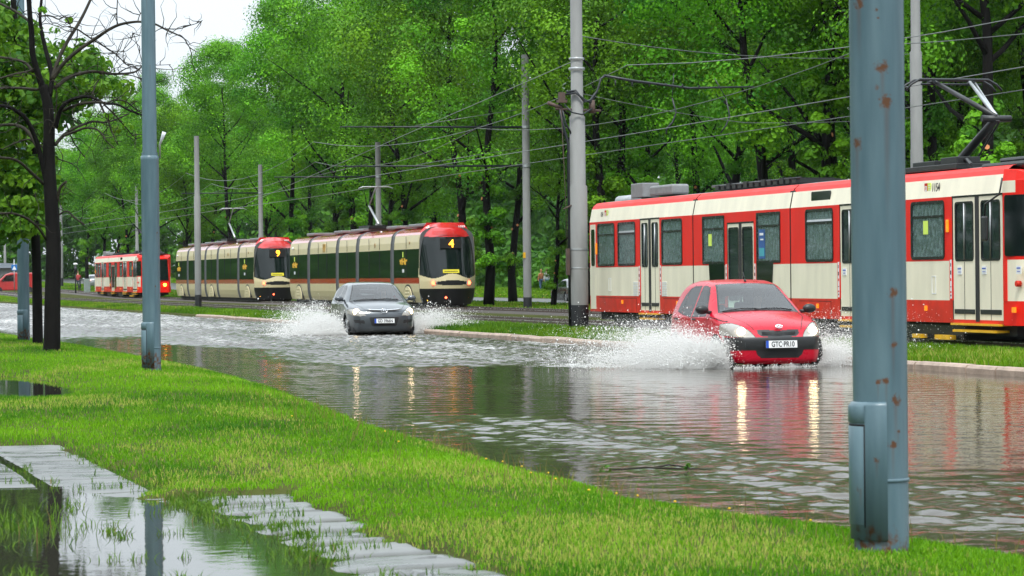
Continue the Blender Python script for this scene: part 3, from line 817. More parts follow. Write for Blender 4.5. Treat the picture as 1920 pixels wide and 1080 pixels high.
    # doors
    for k, (a, b) in enumerate(DOOR):
        mid = k == 2
        d = empty('door'); d.parent = t
        zt = 2.55 if mid else 2.77
        cbar = .10
        lv = [(a + .03, (a + b) / 2 - cbar / 2 - .02), ((a + b) / 2 + cbar / 2 + .02, b - .03)]
        for (c, e) in lv:
            mb = MB(); w0, w1 = c + .07 + (0 if mid else .04), e - .07 - (0 if mid else .04); z0, z1 = (.95 if mid else 1.70), zt - .10
            for (p, q, u, v) in ((c, w0, .63, zt), (w1, e, .63, zt), (w0, w1, .63, z0), (w0, w1, z1, zt)):
                mb.box(NW + .005, NW + .045, p, q, u, v)
            lf = mb.build('door_leaf', m_cream, d)
            mb = MB(); mb.ring(rrect(w0 - .03, w1 + .03, z0 - .03, z1 + .03, .07), rrect(w0 + .01, w1 - .01, z0 + .01, z1 - .01, .05), NW - .004, NW + .03); mb.build('seal', m_tblack, lf)
            mb = MB(); mb.prism(rrect(w0, w1, z0, z1, .04), NW + .012, NW + .022); mb.build('pane', m_dglass, lf)
            if not mid:
                mb = MB(); mb.tube([(NW - .0, (w0 + w1) / 2, z0), (NW - .0, (w0 + w1) / 2, z1)], .014, 6); mb.build('bar', m_galv, lf)
                mb = MB(); mb.box(NW - .006, NW + .01, c + .05, e - .05, .76, .84); mb.build('kick_plate', m_black, lf)
                mb = MB(); mb.box(NW, NW + .01, (c + e) / 2 - .005, (c + e) / 2 + .005, .66, 1.66); mb.build('crease', m_gap, lf)
        mb = MB(); mb.box(NW - .006, NW + .05, (a + b) / 2 - cbar / 2 - .025, (a + b) / 2 + cbar / 2 + .025, .63, zt); mb.build('rubber_seal', m_rubber, d)
        mb = MB(); mb.box(NW - .004, NW + .04, a, b, zt + .004, zt + .035); mb.build('lintel', m_tblack, d)
        if mid:
            mb = MB(); mb.box(NW - .002, NW + .04, a, b, zt + .036, 2.79); mb.build('fascia', m_tred, d)
        mb = MB(); mb.box(NW - .07, NW + .2, a + .05, b - .05, .565, .60); mb.box(NW - .10, NW + .2, a + .15, b - .2, .45, .49); mb.build('step', m_yel, d)
        for y0 in (a - .13, b):                          # red pillars and door stickers
            mb = MB(); mb.box(NW - .003, NW + .02, y0, y0 + .13, .99, 1.69); mb.build('pillar', m_tred, d)
            mb = MB(); mb.box(NW - .006, NW, y0 + .03, y0 + .10, 1.02, 1.70, 0)
            rr_ = random.Random(k)
            for zz, hh, ww, mi in ((1.58, .06, .012, 1), (1.44, .07, .02, 1), (1.33, .05, .02, 2), (1.22, .012, .025, 1), (1.12, .03, .022, 2), (1.06, .03, .018, 1)):
                mb.box(NW - .009, NW - .004, y0 + .065 - ww, y0 + .065 + ww, zz, zz + hh, mi)
            if k >= 2 or y0 == b: mb.build('sticker', [m_white, m_ink, m_skirt], d)
    # rear end door leaf, panel seams, vents, small lamps
    mb = MB(); mb.box(NW - .004, NW + .02, 24.45, 24.90, .66, 2.74, 0); mb.build('end_door', m_cream, t)
    mb = MB(); mb.prism(rrect(24.52, 24.80, 1.72, 2.62, .06), NW - .012, NW); mb.build('end_window', m_pglass, t)
    for y in (21.0 + .25, 19.33 - .22):
        mb = MB()
        for q in range(9): mb.box(NW - .012, NW, y - .17, y + .17, 1.0 + q * .038, 1.0 + q * .038 + .02)
        mb.build('vent_grille', m_white, t)
    for y in (4.35, 8.95 + .65, 10.1, 18.2, 22.3, .75):
        mb = MB(); mb.box(NW - .02, NW + .02, y - .05, y + .05, .80, .89); mb.build('side_marker', m_amber, t)
    mb = MB(); mb.box(NW - .035, NW, 3.33, 3.41, 2.18, 2.40); mb.build('indicator', m_amber, t, .01)
    mb = MB(); mb.box(NW - .035, NW, 24.32, 24.40, 2.0, 2.28); mb.build('indicator', m_amber, t, .01)
    for y in (4.0, 23.3):
        mb = MB(); mb.ring(rrect(y - .09, y + .09, 1.10, 1.42, .01), rrect(y - .075, y + .075, 1.115, 1.405, .008), NW - .006, NW)
        mb.build('hatch', m_white, t)
    mb = MB()
    for (a, b) in ((8.9, 10.6), (17.5, 19.2), (21.2, 24.2)): mb.box(NW - .003, NW, a, b, .935, .945); mb.box(NW - .003, NW, a, a + .01, .62, .94)
    mb.build('skirt_seam', m_gap, t)
    for y, s, w in ((3.95, '1154', .8), (24.0, '1154', .55)):
        text('fleet_number', s, .22 if y < 10 else .17, m_ink, t, (near_x(2.98) - .012, y, 2.975), (R(90 - 11) if 0 else R(90), 0, R(-90)), .002, .2, w)
        mb = MB(); s0 = 1 if y < 10 else -1
        yl = y + s0 * .36
        mb.box(-.004, .004, yl + .0, yl + .13, 2.88, 3.07, 0); mb.box(-.004, .004, yl - .14, yl - .01, 2.88, 3.07, 1)
        mb.ring(rrect(yl + .025, yl + .105, 2.93, 3.02, .02), rrect(yl + .045, yl + .085, 2.95, 3.0, .01), -.008, 0, 2)
        for q in range(4): mb.box(-.008, 0, yl - .12, yl - .05, 2.90 + q * .04, 2.915 + q * .04, 2)
        lg = mb.build('operator_badge', [m_skirt, m_note, m_white], t); lg.location = (near_x(2.98) - .006, 0, 0)
    for y, z0, z1, w in ((4.25, 2.16, 2.40, .20), (15.85, 2.10, 2.36, .2)):
        mb = MB(); mb.box(NW - .002, NW + .004, y, y + w, z0, z1); mb.build('paper_notice', m_note, t)
    mb = MB(); mb.box(NW - .002, NW + .004, 12.55, 12.90, 1.80, 2.40, 0); mb.box(NW - .005, NW, 12.58, 12.87, 1.85, 2.02, 1); mb.box(NW - .005, NW, 12.62, 12.84, 2.28, 2.33, 2); mb.box(NW - .005, NW, 12.62, 12.80, 2.18, 2.21, 2)
    mb.build('advert', [mat('advert_blue', (.02, .09, .30), .4), mat('advert_teal', (.05, .35, .42), .4), m_white], t)
    for y in (2.9, 1.9, .55, 8.2):
        mb = MB(); mb.box(NW - .006, NW + .005, y - .09, y + .09, 1.44, 1.58, 0); mb.box(NW - .009, NW, y - .07, y + .07, 1.53, 1.55, 1); mb.box(NW - .009, NW, y - .06, y + .05, 1.48, 1.49, 1); mb.build('notice', [m_white, m_blue], t)
    mb = MB(); mb.tube([(NW - .02, .62, 1.28), (NW + .06, .62, 1.28)], .05, 12); mb.build('door_button', m_skirt, t)
    # mirror
    mb = MB(); mb.box(NW - .26, NW - .20, 1.27, 1.47, 2.0, 2.42); mi = mb.build('mirror', m_black, t, .03)
    mb = MB(); mb.tube([(NW - .23, 1.37, 2.40), (NW - .23, 1.33, 2.62), (NW - .08, 1.1, 2.78), (NW - .05, 1.05, 3.05)], .018, 6); mb.build('mirror_arm', m_black, mi)
    # roof gear
    mb = MB(); mb.box(-.78, -.35, 21.9, 22.8, 3.34, 3.68); mb.build('roof_box', m_tgrey, t, .02)
    mb = MB(); mb.box(-.78, -.35, 19.7, 21.4, 3.34, 3.58); mb.build('roof_box', m_tgrey, t, .05)
    mb = MB(); mb.tube([(-.55, 23.1, 3.30), (-.55, 24.4, 3.30)], .14, 14); mb.build('air_tank', m_galv, t)
    mb = MB()
    for q in range(14): mb.box(-.85, .3, 11.6 + q * .36, 11.6 + q * .36 + .22, 3.33, 3.40 + .03 * (q % 3))
    mb.tube([(-.8, 11.4, 3.42), (-.8, 16.8, 3.42)], .03, 6); mb.build('resistor_bank', m_black, t)
    mb = MB(); mb.box(-.9, .7, .5, 2.6, 3.22, 3.34); mb.box(-.7, .6, .7, 2.3, 3.34, 3.43); mb.build('roof_pod', m_black, t, .05)
    mb = MB(); mb.box(-.9, .5, 3.6, 6.2, 3.30, 3.40); mb.box(-.85, -.4, 3.7, 4.4, 3.40, 3.52); mb.box(-.7, .4, 5.0, 6.0, 3.40, 3.50)
    mb.tube([(-.8, 3.2, 3.36), (-.7, 3.6, 3.46), (-.5, 4.6, 3.44)], .035, 6); mb.build('roof_equipment', m_black, t, .01)
    # pantograph
    pg = empty('pantograph'); pg.parent = t
    el = (0, 3.85, 4.22)
    mb = MB(); mb.tube([(0, 5.7, 3.42), el], [.085, .07], 10); mb.tube([(.25, 5.4, 3.45), (.12, 4.0, 4.16)], .02, 6); mb.build('lower_arm', m_black, pg)
    mb = MB(); mb.tube([el, (-.35, 5.75, 4.98)], [.055, .04], 8); mb.build('upper_arm', m_black, pg)
    mb = MB(); mb.tube([el, (.35, 5.75, 4.98)], [.045, .03], 8); mb.tube([(.1, 4.05, 4.25), (.43, 5.72, 4.98)], .018, 6); mb.build('upper_arm', m_galv, pg)
    mb = MB(); mb.tube([(-.28, 3.88, 4.20), (.28, 3.88, 4.20)], .06, 8); mb.build('knuckle', m_black, pg)
    mb = MB()
    for dy in (-.13, .13):
        mb.tube([(-.95, 5.8 + dy, 4.82), (-.85, 5.8 + dy, 4.93), (-.68, 5.8 + dy, 5.02), (.68, 5.8 + dy, 5.02), (.85, 5.8 + dy, 4.93), (.95, 5.8 + dy, 4.82)], .022, 6, 0)
    mb.tube([(-.4, 5.66, 4.98), (-.4, 5.94, 4.98)], .03, 6); mb.tube([(.4, 5.66, 4.98), (.4, 5.94, 4.98)], .03, 6)
    mb.tube([(-.6, 5.8, 4.94), (.6, 5.8, 4.94)], .022, 6)
    mb.build('collector_head', m_cable, pg)
    # running gear
    mb = MB(); mb.box(-1.0, 1.0, 1.0, 24.6, .40, .70); mb.build('underframe', m_dark, t)
    for yc in (4.4, 10.9, 17.2, 22.2):
        mb = MB(); mb.box(-1.02, 1.02, yc - 1.3, yc + 1.3, .30, .55)
        bg = mb.build('bogie', m_black, t)
        for q in (-.9, .9):
            mb = MB(); mb.tube([(-.82, yc + q, .60), (-.70, yc + q, .60)], .33, 20); mb.tube([(.70, yc + q, .60), (.82, yc + q, .60)], .33, 20); mb.build('wheel', m_railrust, bg)
    mb = MB(); mb.box(NW - .02, NW + .1, 3.3, 3.95, .30, .38); mb.box(NW - .02, NW + .1, 4.55, 4.95, .31, .38); mb.build('lifeguard_strip', m_yel, t)
    return t
TRAM = red_tram()
far_tram = copy_tree(TRAM, None, skip=('fleet_number', 'operator_badge', 'paper_notice', 'advert', 'passenger'))
far_tram.location = (28.18, 196, .02); far_tram['label'] = 'small far red and cream tram with yellow headlight, last in the line'

def swing_tram():
    t = empty('low_floor_tram', (28.18, 112.0, .02), 0, 'cream and red low floor tram showing the number 4', 'tram', 'low floor trams with dark window bands')
    PR = [(.42, -1.06), (.6, -1.12), (.85, -1.165), (1.2, -1.175), (1.43, -1.175), (2.62, -1.165), (2.9, -1.15), (3.2, -1.10), (3.3, -1.03), (3.42, -.88), (3.5, -.66), (3.55, -.3), (3.56, 0)]
    BM = [0, 0, 0, 1, 2, 0, 0, 1, 1, 1, 1, 1]
    gaps = [5.9, 12.9, 17.3, 24.1]
    S = [(1.0, 5.55), (6.25, 12.55), (13.25, 16.95), (17.65, 23.75), (24.45, 28.9)]
    for a, b in S:
        mb = MB()
        for sd in (1, -1):
            for (z0, x0), (z1, x1), mi in zip(PR[:-1], PR[1:], BM):
                mb._add([(sd * x0, a, z0), (sd * x0, b, z0), (sd * x1, b, z1), (sd * x1, a, z1)], [(0, 1, 2, 3)], mi, z0 > 3.15 or z0 < 1)
        for y in (a, b):
            mb._add([(x, y, z) for z, x in PR] + [(-x, y, z) for z, x in PR[-2::-1]], [tuple(range(2 * len(PR) - 1))], 3)
        mb.build('body', [m_pcream, m_pred, m_pglass, m_bellow], t, fix=False)
        mb = MB()
        ns = max(2, round((b - a) / 2.0))
        for k in range(1, ns):
            y = a + (b - a) * k / ns
            mb.box(-1.178, -1.16, y - .006, y + .006, 2.64, 3.15)
            mb.box(-1.181, -1.16, y - .02, y + .02, 1.45, 2.60)
        mb.build('panel_seam', m_gap, t)
    for g in gaps:
        mb = MB(); PB = [(z, x * .965 if x else 0) for z, x in PR]
        for a_, b_ in ((g - .35, g - .12), (g - .12, g + .12), (g + .12, g + .35)):
            k_ = .985 if a_ != g - .12 else 1.0
            for sd in (1, -1):
                for (z0, x0), (z1, x1) in zip(PB[:-1], PB[1:]):
                    mb.quad((sd * x0 * k_, a_, z0), (sd * x0 * k_, b_, z0), (sd * x1 * k_, b_, z1 * 1), (sd * x1 * k_, a_, z1))
        mb.build('bellows', m_bellow, t, fix=False)
    # bogie covers with arched tops
    for yc in (3.0, 15.1, 26.6):
        A = [(yc + .95 * math.cos(R(q)), .45 + .72 * math.sin(R(q))) for q in range(0, 181, 12)]
        I = [(yc + .85 * math.cos(R(q)), .45 + .64 * math.sin(R(q))) for q in range(0, 181, 12)]
        mb = MB(); mb.prism(A, -1.185, -1.0); bg = mb.build('bogie_arch', m_black, t)
        mb = MB(); mb.prism([(a, b + .001) for a, b in I], -1.215, -1.0)
        for q in range(3): mb.box(-1.23, -1.2, yc - .38, yc + .38, .62 + q * .14, .70 + q * .14)
        mb.build('bogie_cover', m_pcream, bg, .02)
    # small markings and pictograms on the side glass
    for y in (3.6, 27.4):
        mb = MB()
        for q, (a, b, c, d) in enumerate(((0, .18, 0, .22), (.22, .36, .02, .28), (.30, .62, .10, .17), (.62, .78, 0, .27), (.82, 1.12, .13, .22), (.92, 1.06, .02, .2), (-.16, .04, .14, .22))):
            mb.box(-1.19, -1.17, y - .3 + a, y - .3 + b, 1.98 + c, 1.98 + d)
        mb.build('window_mark', m_yel, t)
        mb = MB(); mb.box(-1.19, -1.17, y + .1, y + .36, 1.66, 1.80); mb.build('window_sticker', m_white, t)
        mb = MB(); mb.box(-1.185, -1.17, y + .2, y + .34, 2.3, 2.52); mb.build('paper_notice', m_note, t)
    mb = MB()
    mb.ring(rrect(20.1, 20.65, 2.68, 3.08, .06), rrect(20.2, 20.55, 2.80, 3.0, .03), -1.172, -1.15, 0); mb.box(-1.172, -1.15, 20.33, 20.42, 2.72, 3.05, 0)
    mb.build('city_arms', mat('gold_emblem', (.45, .26, .05), .4), t)
    mb = MB(); mb.tube([(-1.175, 9.3, 2.85), (-1.145, 9.3, 2.85)], .10, 12); mb.tube([(-1.175, 2.7, 2.88), (-1.145, 2.7, 2.88)], .06, 10); mb.build('round_badge', mat('dull_badge', (.28, .17, .06), .5), t)
    mb = MB(); mb.ball((-1.2, 27.9, 2.95), (.05, .08, .07)); mb.build('camera_dome', m_white, t)
    # front: a bowed, raked face split into its parts on a fine grid
    ns, nz = 96, 130
    s = np.linspace(-1, 1, ns); z = np.linspace(.34, 3.69, nz)
    Sg, Zg = np.meshgrid(s, z)
    half = np.interp(Zg, [.34, .9, 1.5, 2.8, 3.3, 3.69], [1.02, 1.16, 1.185, 1.15, 1.05, .78])
    Xg = Sg * half
    Yg = .95 * np.abs(Sg) ** 2.6 + np.interp(Zg, [.34, .95, 1.3, 1.55, 3.1, 3.45, 3.69], [.30, .05, .0, .06, .50, .78, 1.25]) * (1 - .55 * np.abs(Sg) ** 3)
    Yg = np.minimum(Yg, 1.25)
    V = np.stack([Xg, Yg, Zg], -1).reshape(-1, 3)
    idx = np.arange(ns * nz).reshape(nz, ns)
    F = np.stack([idx[:-1, :-1], idx[:-1, 1:], idx[1:, 1:], idx[1:, :-1]], -1).reshape(-1, 4)
    sc_ = ((Sg[:-1, :-1] + Sg[1:, 1:]) / 2).ravel(); zc = ((Zg[:-1, :-1] + Zg[1:, 1:]) / 2).ravel()
    chin = 1.50 + .10 * np.cos(sc_ * 2 * math.pi * .78) + .05 * np.abs(sc_) ** 4
    part = np.full(len(F), 1)                        # dark glass
    part[zc > 3.08 + .05 * sc_ ** 2] = 2                          # red cap
    part[zc < chin] = 0                              # cream chin
    part[zc < .98] = 3                               # black bumper
    slot = ((sc_ / .60) ** 2 + ((zc - 1.22 + .04 * sc_ ** 2) / .105) ** 2) < 1
    part[slot] = 4
    for pid, nm, m in ((0, 'front_chin', m_pcream), (1, 'windscreen', m_pglass), (2, 'front_cap', m_pred), (3, 'bumper', m_black), (4, 'lamp_slot', m_dark)):
        f = F[part == pid]; u, inv = np.unique(f, return_inverse=True)
        o = link(nm, np_mesh(nm, V[u], inv.reshape(f.shape), [m], None, True), t)
    ff = lambda sx, zz: (.95 * abs(sx) ** 2.6 + float(np.interp(zz, [.34, .95, 1.3, 1.55, 3.1, 3.45, 3.69], [.30, .05, .0, .06, .50, .78, 1.25])) * (1 - .55 * abs(sx) ** 3))
    for sx in (-.62, .62):
        y = ff(sx, 1.22); mb = MB(); mb.tube([(sx * 1.18, y - .03, 1.22), (sx * 1.18, y + .08, 1.22)], .085, 14); tl_ = mb.build('tail_lamp', m_rear, t)
        mb = MB(); mb.tube([(sx * 1.0, ff(sx * .85, 1.22) - .01, 1.22), (sx * 1.0, y, 1.22)], .05, 12); mb.build('lamp_lens', m_chrome, tl_)
    for sx, zz, m in ((-.25, .62, m_rear), (.75, .62, m_rear), (-.86, .52, m_amblamp)):
        mb = MB(); mb.ball((sx, ff(sx, zz) - .01, zz), .045); mb.build('marker_lamp', m, t)
    mb = MB()
    for q in range(5): mb.box(-.72, .72, 0, .012, q * .035, q * .035 + .012)
    gr = mb.build('roof_grille', m_skirt, t); gr.location = (0, .50, 3.18)
    mb = MB(); mb.box(-.34, .34, 0, .02, 0, .15); yb_ = mb.build('warning_plate', mat('plate_yellow', (.72, .62, .02), .5), t); yb_.location = (-.05, .07, 1.62); yb_.rotation_euler = (R(-16), 0, 0)
    mb = MB(); mb.box(-.28, .28, -.004, .0, .055, .08); k_ = mb.build('plate_line', m_ink, yb_)
    mb = MB(); mb.box(-.45, .45, .30, .34, 2.62, 3.02); mb.build('destination_box', m_dark, t)
    # side pillar between the glass front and the side windows
    mb = MB()
    for sd in (-1, 1): mb.quad((sd * 1.178, .92, 1.45), (sd * 1.178, 1.12, 1.45), (sd * 1.15, 1.12, 3.1), (sd * 1.15, .98, 3.1))
    mb.build('corner_pillar', m_pcream, t, fix=False)
    # roof gear and pantograph
    for a, b in ((2.0, 4.6), (6.8, 8.8), (13.6, 16.2), (18.2, 20.0), (24.9, 26.6)):
        mb = MB(); mb.box(-.75, .75, a, b, 3.55, 3.68); mb.build('roof_box', m_tgrey, t, .03)
    pg = empty('pantograph'); pg.parent = t
    mb = MB(); mb.box(-.5, .5, 13.4, 15.6, 3.68, 3.82); mb.build('pantograph_base', m_black, pg)
    mb = MB(); mb.tube([(0, 13.6, 3.85), (0, 15.6, 4.75)], [.06, .05], 8); mb.build('lower_arm', m_galv, pg)
    mb = MB(); mb.tube([(0, 15.6, 4.75), (0, 14.2, 5.55)], [.04, .03], 8); mb.tube([(-.8, 14.2, 5.5), (-.6, 14.2, 5.58), (.6, 14.2, 5.58), (.8, 14.2, 5.5)], .03, 6); mb.build('upper_arm', m_galv, pg)
    mb = MB(); mb.box(-.9, .9, 1.2, 28.6, .26, .5); mb.build('underframe', m_dark, t)
    for yc in (3.0, 15.1, 26.6):
        for q in (-.9, .9):
            mb = MB(); mb.tube([(-.8, yc + q, .55), (.8, yc + q, .55)], .29, 16); mb.build('wheelset', m_railrust, t)
    return t
SW = swing_tram()
SW2 = copy_tree(SW); SW2.location = (28.18, 150.2, .02)
SW2['label'] = 'cream and red low floor tram showing the number 9'
for tr_, ch in ((SW, '4'), (SW2, '9')):
    text('line_number', ch, .46, m_led, tr_, (0.02, .28, 2.80), (R(90), 0, 0), .01)
    text('fleet_number', '1029' if ch == '4' else '1021', .15, m_white, tr_, (.62, .93, 3.52), (R(50), 0, 0), .002)
# ================================================================ cars
def crom(P, n=14):
    P = np.array(P, float); Q = np.vstack([2 * P[0] - P[1], P, 2 * P[-1] - P[-2]]); out = []
    for i in range(1, len(Q) - 2):
        for t in np.linspace(0, 1, n, endpoint=False):
            a, b, c, d = Q[i - 1:i + 3]
            out.append(.5 * (2 * b + (c - a) * t + (2 * a - 5 * b + 4 * c - d) * t * t + (3 * b - a - 3 * c + d) * t ** 3))
    out.append(P[-1]); return np.array(out)
def resample(P, step):
    d = np.concatenate([[0], np.cumsum(np.hypot(*np.diff(P, axis=0).T))])
    s = np.linspace(0, d[-1], max(8, int(d[-1] / step)))
    return np.stack([np.interp(s, d, P[:, 0]), np.interp(s, d, P[:, 1])], -1)
def poly_sd(px, py, poly):
    """signed distance, negative inside"""
    P = np.array(poly, float); n_ = len(P); d = np.full(px.shape, 1e9); ins = np.zeros(px.shape, bool)
    for i in range(n_):
        a, b = P[i], P[(i + 1) % n_]; e = b - a
        t = np.clip(((px - a[0]) * e[0] + (py - a[1]) * e[1]) / (e @ e), 0, 1)
        d = np.minimum(d, np.hypot(px - a[0] - t * e[0], py - a[1] - t * e[1]))
        c = ((a[1] <= py) & (b[1] > py)) | ((b[1] <= py) & (a[1] > py))
        with np.errstate(divide='ignore', invalid='ignore'):
            xi = a[0] + (py - a[1]) / (b[1] - a[1] + 1e-12) * e[0]
        ins ^= c & (px < xi)
    return np.where(ins, -d, d)
def line_d(px, py, pts):
    d = np.full(px.shape, 1e9)
    for a, b in zip(pts[:-1], pts[1:]):
        a = np.array(a, float); b = np.array(b, float); e = b - a
        t = np.clip(((px - a[0]) * e[0] + (py - a[1]) * e[1]) / (e @ e), 0, 1)
        d = np.minimum(d, np.hypot(px - a[0] - t * e[0], py - a[1] - t * e[1]))
    return d
NAMES = ['body', 'windscreen', 'side_window', 'rear_window', 'window_trim', 'headlight', 'grille', 'bumper', 'lower_grille', 'tail_light', 'fog_recess']
def build_car(P, root, step=.0125):
    sil = resample(crom(P['sil']), step)
    top = sil
    Wm, r = P['W'] / 2, P.get('r', .10)
    def W0(y, z):
        L = P['L']
        pf = 1 - P.get('nose', .20) * np.clip(1 - y / .62, 0, 1) ** 2.4
        pr = 1 - .13 * np.clip(1 - (L - y) / .8, 0, 1) ** 2.2
        tz = np.interp(z, [.15, .32, .55, P['belt'], P['belt'] + .06, P['H']], [.93, .985, 1.0, .985, .95, P.get('tum', .70)])
        gh = np.interp(y, [.3, 1.0, 2.0], [0, .6, 1.])
        return Wm * pf * pr * tz
    def deform(x, y, z):
        q = (x / Wm) ** 2
        y2 = y + P.get('bow', .13) * q * (1 - sm(1.5, 2.2, y)) - .10 * q * sm(P['L'] - 1.2, P['L'] - .3, y)
        z2 = z - P.get('crown', .045) * q * sm(.62, .9, z)
        return x, y2, z2
    pts, uvs, faces, fpat = [], [], [], []
    base = 0
    # top skin
    M_ = max(12, int(P['W'] / step))
    s = np.linspace(-1, 1, M_)
    hw = np.maximum(W0(top[:, 0], top[:, 1]) - r, .05)
    X = hw[:, None] * s[None]; Y = np.repeat(top[:, :1], M_, 1); Z = np.repeat(top[:, 1:], M_, 1)
    HWA = np.repeat(hw[:, None], M_, 1)
    pts.append(np.stack([X, Y, Z, HWA], -1).reshape(-1, 4))
    idx = np.arange(X.size).reshape(X.shape)
    faces.append(np.stack([idx[:-1, :-1], idx[:-1, 1:], idx[1:, 1:], idx[1:, :-1]], -1).reshape(-1, 4)); fpat.append(np.zeros(len(faces[-1]), int)); base += X.size
    # side skins
    ymin, ymax = top[:, 0].min(), top[:, 0].max()
    ist, ien = int(np.argmin(top[:, 0])), int(np.argmax(top[:, 0]))
    tp = top[ist:ien + 1]; lo_f = top[:ist + 1][::-1]; lo_r = top[ien:]
    ys = np.unique(np.round(np.concatenate([np.sort(tp[:, 0]), [ymin, ymax]]), 4))
    ys = ys[np.concatenate([[True], np.diff(ys) > .0012])]
    o_ = np.argsort(tp[:, 0]); zt = np.interp(ys, tp[o_, 0], tp[o_, 1])
    zb = np.full(len(ys), P['zb'])
    if len(lo_f) > 1:
        o_ = np.argsort(lo_f[:, 0]); zb = np.maximum(zb, np.interp(ys, lo_f[o_, 0], lo_f[o_, 1], right=P['zb']))
    if len(lo_r) > 1:
        o_ = np.argsort(lo_r[:, 0]); zb = np.maximum(zb, np.interp(ys, lo_r[o_, 0], lo_r[o_, 1], left=P['zb']))
    K = max(10, int(P['H'] / step)); t = np.linspace(0, 1, K)
    Y = np.repeat(ys[:, None], K, 1); Z = zb[:, None] + (zt - zb)[:, None] * t[None]
    d = np.full(Y.shape, 9.)
    d = np.minimum(d, line_d(Y, Z, list(map(tuple, sil))))
    dd = np.minimum(d, r)
    XS = W0(Y, Z) - r + np.sqrt(np.maximum(0, r * r - (r - dd) ** 2))
    for sd in (-1, 1):
        pts.append(np.stack([sd * XS, Y, Z, XS], -1).reshape(-1, 4))
        idx = np.arange(Y.size).reshape(Y.shape) + base
        f = np.stack([idx[:-1, :-1], idx[:-1, 1:], idx[1:, 1:], idx[1:, :-1]], -1).reshape(-1, 4)
        if sd > 0: f = f[:, ::-1]
        faces.append(f); fpat.append(np.full(len(f), 1)); base += Y.size
    V4 = np.concatenate(pts); F = np.concatenate(faces); pat = np.concatenate(fpat)
    C = V4[F].mean(1); x, y, z, hwc = C.T; ax = np.abs(x)
    part = np.zeros(len(F), int); gap = np.zeros(len(F), bool); drop = np.zeros(len(F), bool)
    yw0, yw1 = P['ws']; yr0, yr1 = P['rw']
    A = pat == 0; B = pat == 1
    up = z > P['belt'] - .08
    ws = A & up & (y > yw0) & (y < yw1)
    part[ws] = 4
    part[ws & (ax < hwc - .028) & (y > yw0 + .05) & (y < yw1 - .022)] = 1
    rw_ = A & up & (y > yr0) & (y < yr1)
    part[rw_] = 4; part[rw_ & (ax < hwc - .05) & (y > yr0 + .03) & (y < yr1 - .02)] = 3
    for w in P['win']:
        sd_ = poly_sd(y, z, w)
        part[B & (sd_ < .014)] = 4; part[B & (sd_ < -.004)] = 2
    fr = y < .62
    hl = P['hl']
    sd_ = poly_sd(ax, z, hl); lim = y < P['hl_y']
    part[fr & lim & (sd_ < 0)] = 5; gap |= fr & lim & (sd_ >= 0) & (sd_ < .008)
    for nm, poly in P['front']:
        pid = NAMES.index(nm); part[fr & (poly_sd(ax, z, poly) < 0) & ((y < .55) | (pid != 7))] = pid
    if P.get('band'):
        z0, z1 = P['band']; yl = P['arch'][0][0] - P['arch'][0][2]
        m = (z > z0) & (z < z1) & (y < yl + .02) & (part == 0); part[m] = 7
    tlm = B & (poly_sd(y, z, P['tl']) < 0); part[tlm] = 9
    for pl in P['gaps_side']: gap |= B & (line_d(y, z, pl) < .0055) & (part == 0)
    for pl in P['gaps_top']: gap |= A & (z > .70) & (line_d(ax, y, pl) < .0055) & (part == 0)
    for (a, c, rr) in P['arch']:
        drop |= B & (np.hypot(y - a, z - c) < rr)
    Vd = np.stack(deform(V4[:, 0], V4[:, 1], V4[:, 2]), -1)
    pm = P['mats']
    for pid, nm in enumerate(NAMES):
        k = (part == pid) & ~drop
        if not k.any(): continue
        sides = (None,)
        if nm in ('headlight', 'tail_light', 'side_window', 'fog_recess'): sides = (-1, 1)
        for sd in sides:
            kk = k if sd is None else k & (np.sign(x) == sd)
            if not kk.any(): continue
            f = F[kk]; u, inv = np.unique(f, return_inverse=True)
            mats = [pm[nm], m_gap]
            me = np_mesh(nm, Vd[u], inv.reshape(f.shape), mats, gap[kk].astype(int) if nm == 'body' else np.zeros(kk.sum(), int), True)
            if nm == 'body':     # weld top and side skins so the shading runs over the edge
                bm = bmesh.new(); bm.from_mesh(me); bmesh.ops.remove_doubles(bm, verts=bm.verts, dist=.002); bm.to_mesh(me); bm.free()
            link(nm, me, root)
    L, Wd = P['L'], P['W']
    # wheels and arches
    for (a, c, rr) in P['arch']:
        n_ = 18
        pl = [(a + rr * 1.0 * math.cos(R(q)), c + rr * math.sin(R(q))) for q in np.linspace(-20, 200, n_)]
        for sd in (-1, 1):
            mb = MB()
            for p, q in zip(pl[:-1], pl[1:]): mb.quad((sd * (Wd / 2 - .02), p[0], p[1]), (sd * (Wd / 2 - .02), q[0], q[1]), (sd * (Wd / 2 - .35), q[0], q[1]), (sd * (Wd / 2 - .35), p[0], p[1]))
            mb._add([(sd * (Wd / 2 - .35), p[0], p[1]) for p in pl], [tuple(range(n_))])
            mb.build('wheel_arch', m_dark, root)
        for sd in (-1, 1):
            we = empty('wheel', (sd * (Wd / 2 - .115), a, P['wr'])); we.parent = root
            w = P['wr']; mb = MB()
            prof = [(-.09, w - .09), (-.095, w - .03), (-.07, w - .004), (-.02, w), (.02, w), (.07, w - .004), (.095, w - .03), (.09, w - .09)]
            N = 30
            V = [(px, rr2 * math.cos(2 * math.pi * k / N), rr2 * math.sin(2 * math.pi * k / N)) for px, rr2 in prof for k in range(N)]
            mb._add(V, [(i * N + k, i * N + (k + 1) % N, (i + 1) * N + (k + 1) % N, (i + 1) * N + k) for i in range(len(prof) - 1) for k in range(N)], 0, True)
            mb.build('tyre', m_rubber, we)
            mb = MB(); mb.tube([(sd * .02, 0, 0), (sd * .075, 0, 0)], [w - .10, w - .09], 30)
            for k in range(6):
                an = 2 * math.pi * k / 6; mb.box(sd * .07, sd * .085, -.03, .03, -.02, .02)
                mb.tube([(sd * .08, math.cos(an) * .04, math.sin(an) * .04), (sd * .08, math.cos(an) * (w - .11), math.sin(an) * (w - .11))], .022, 6)
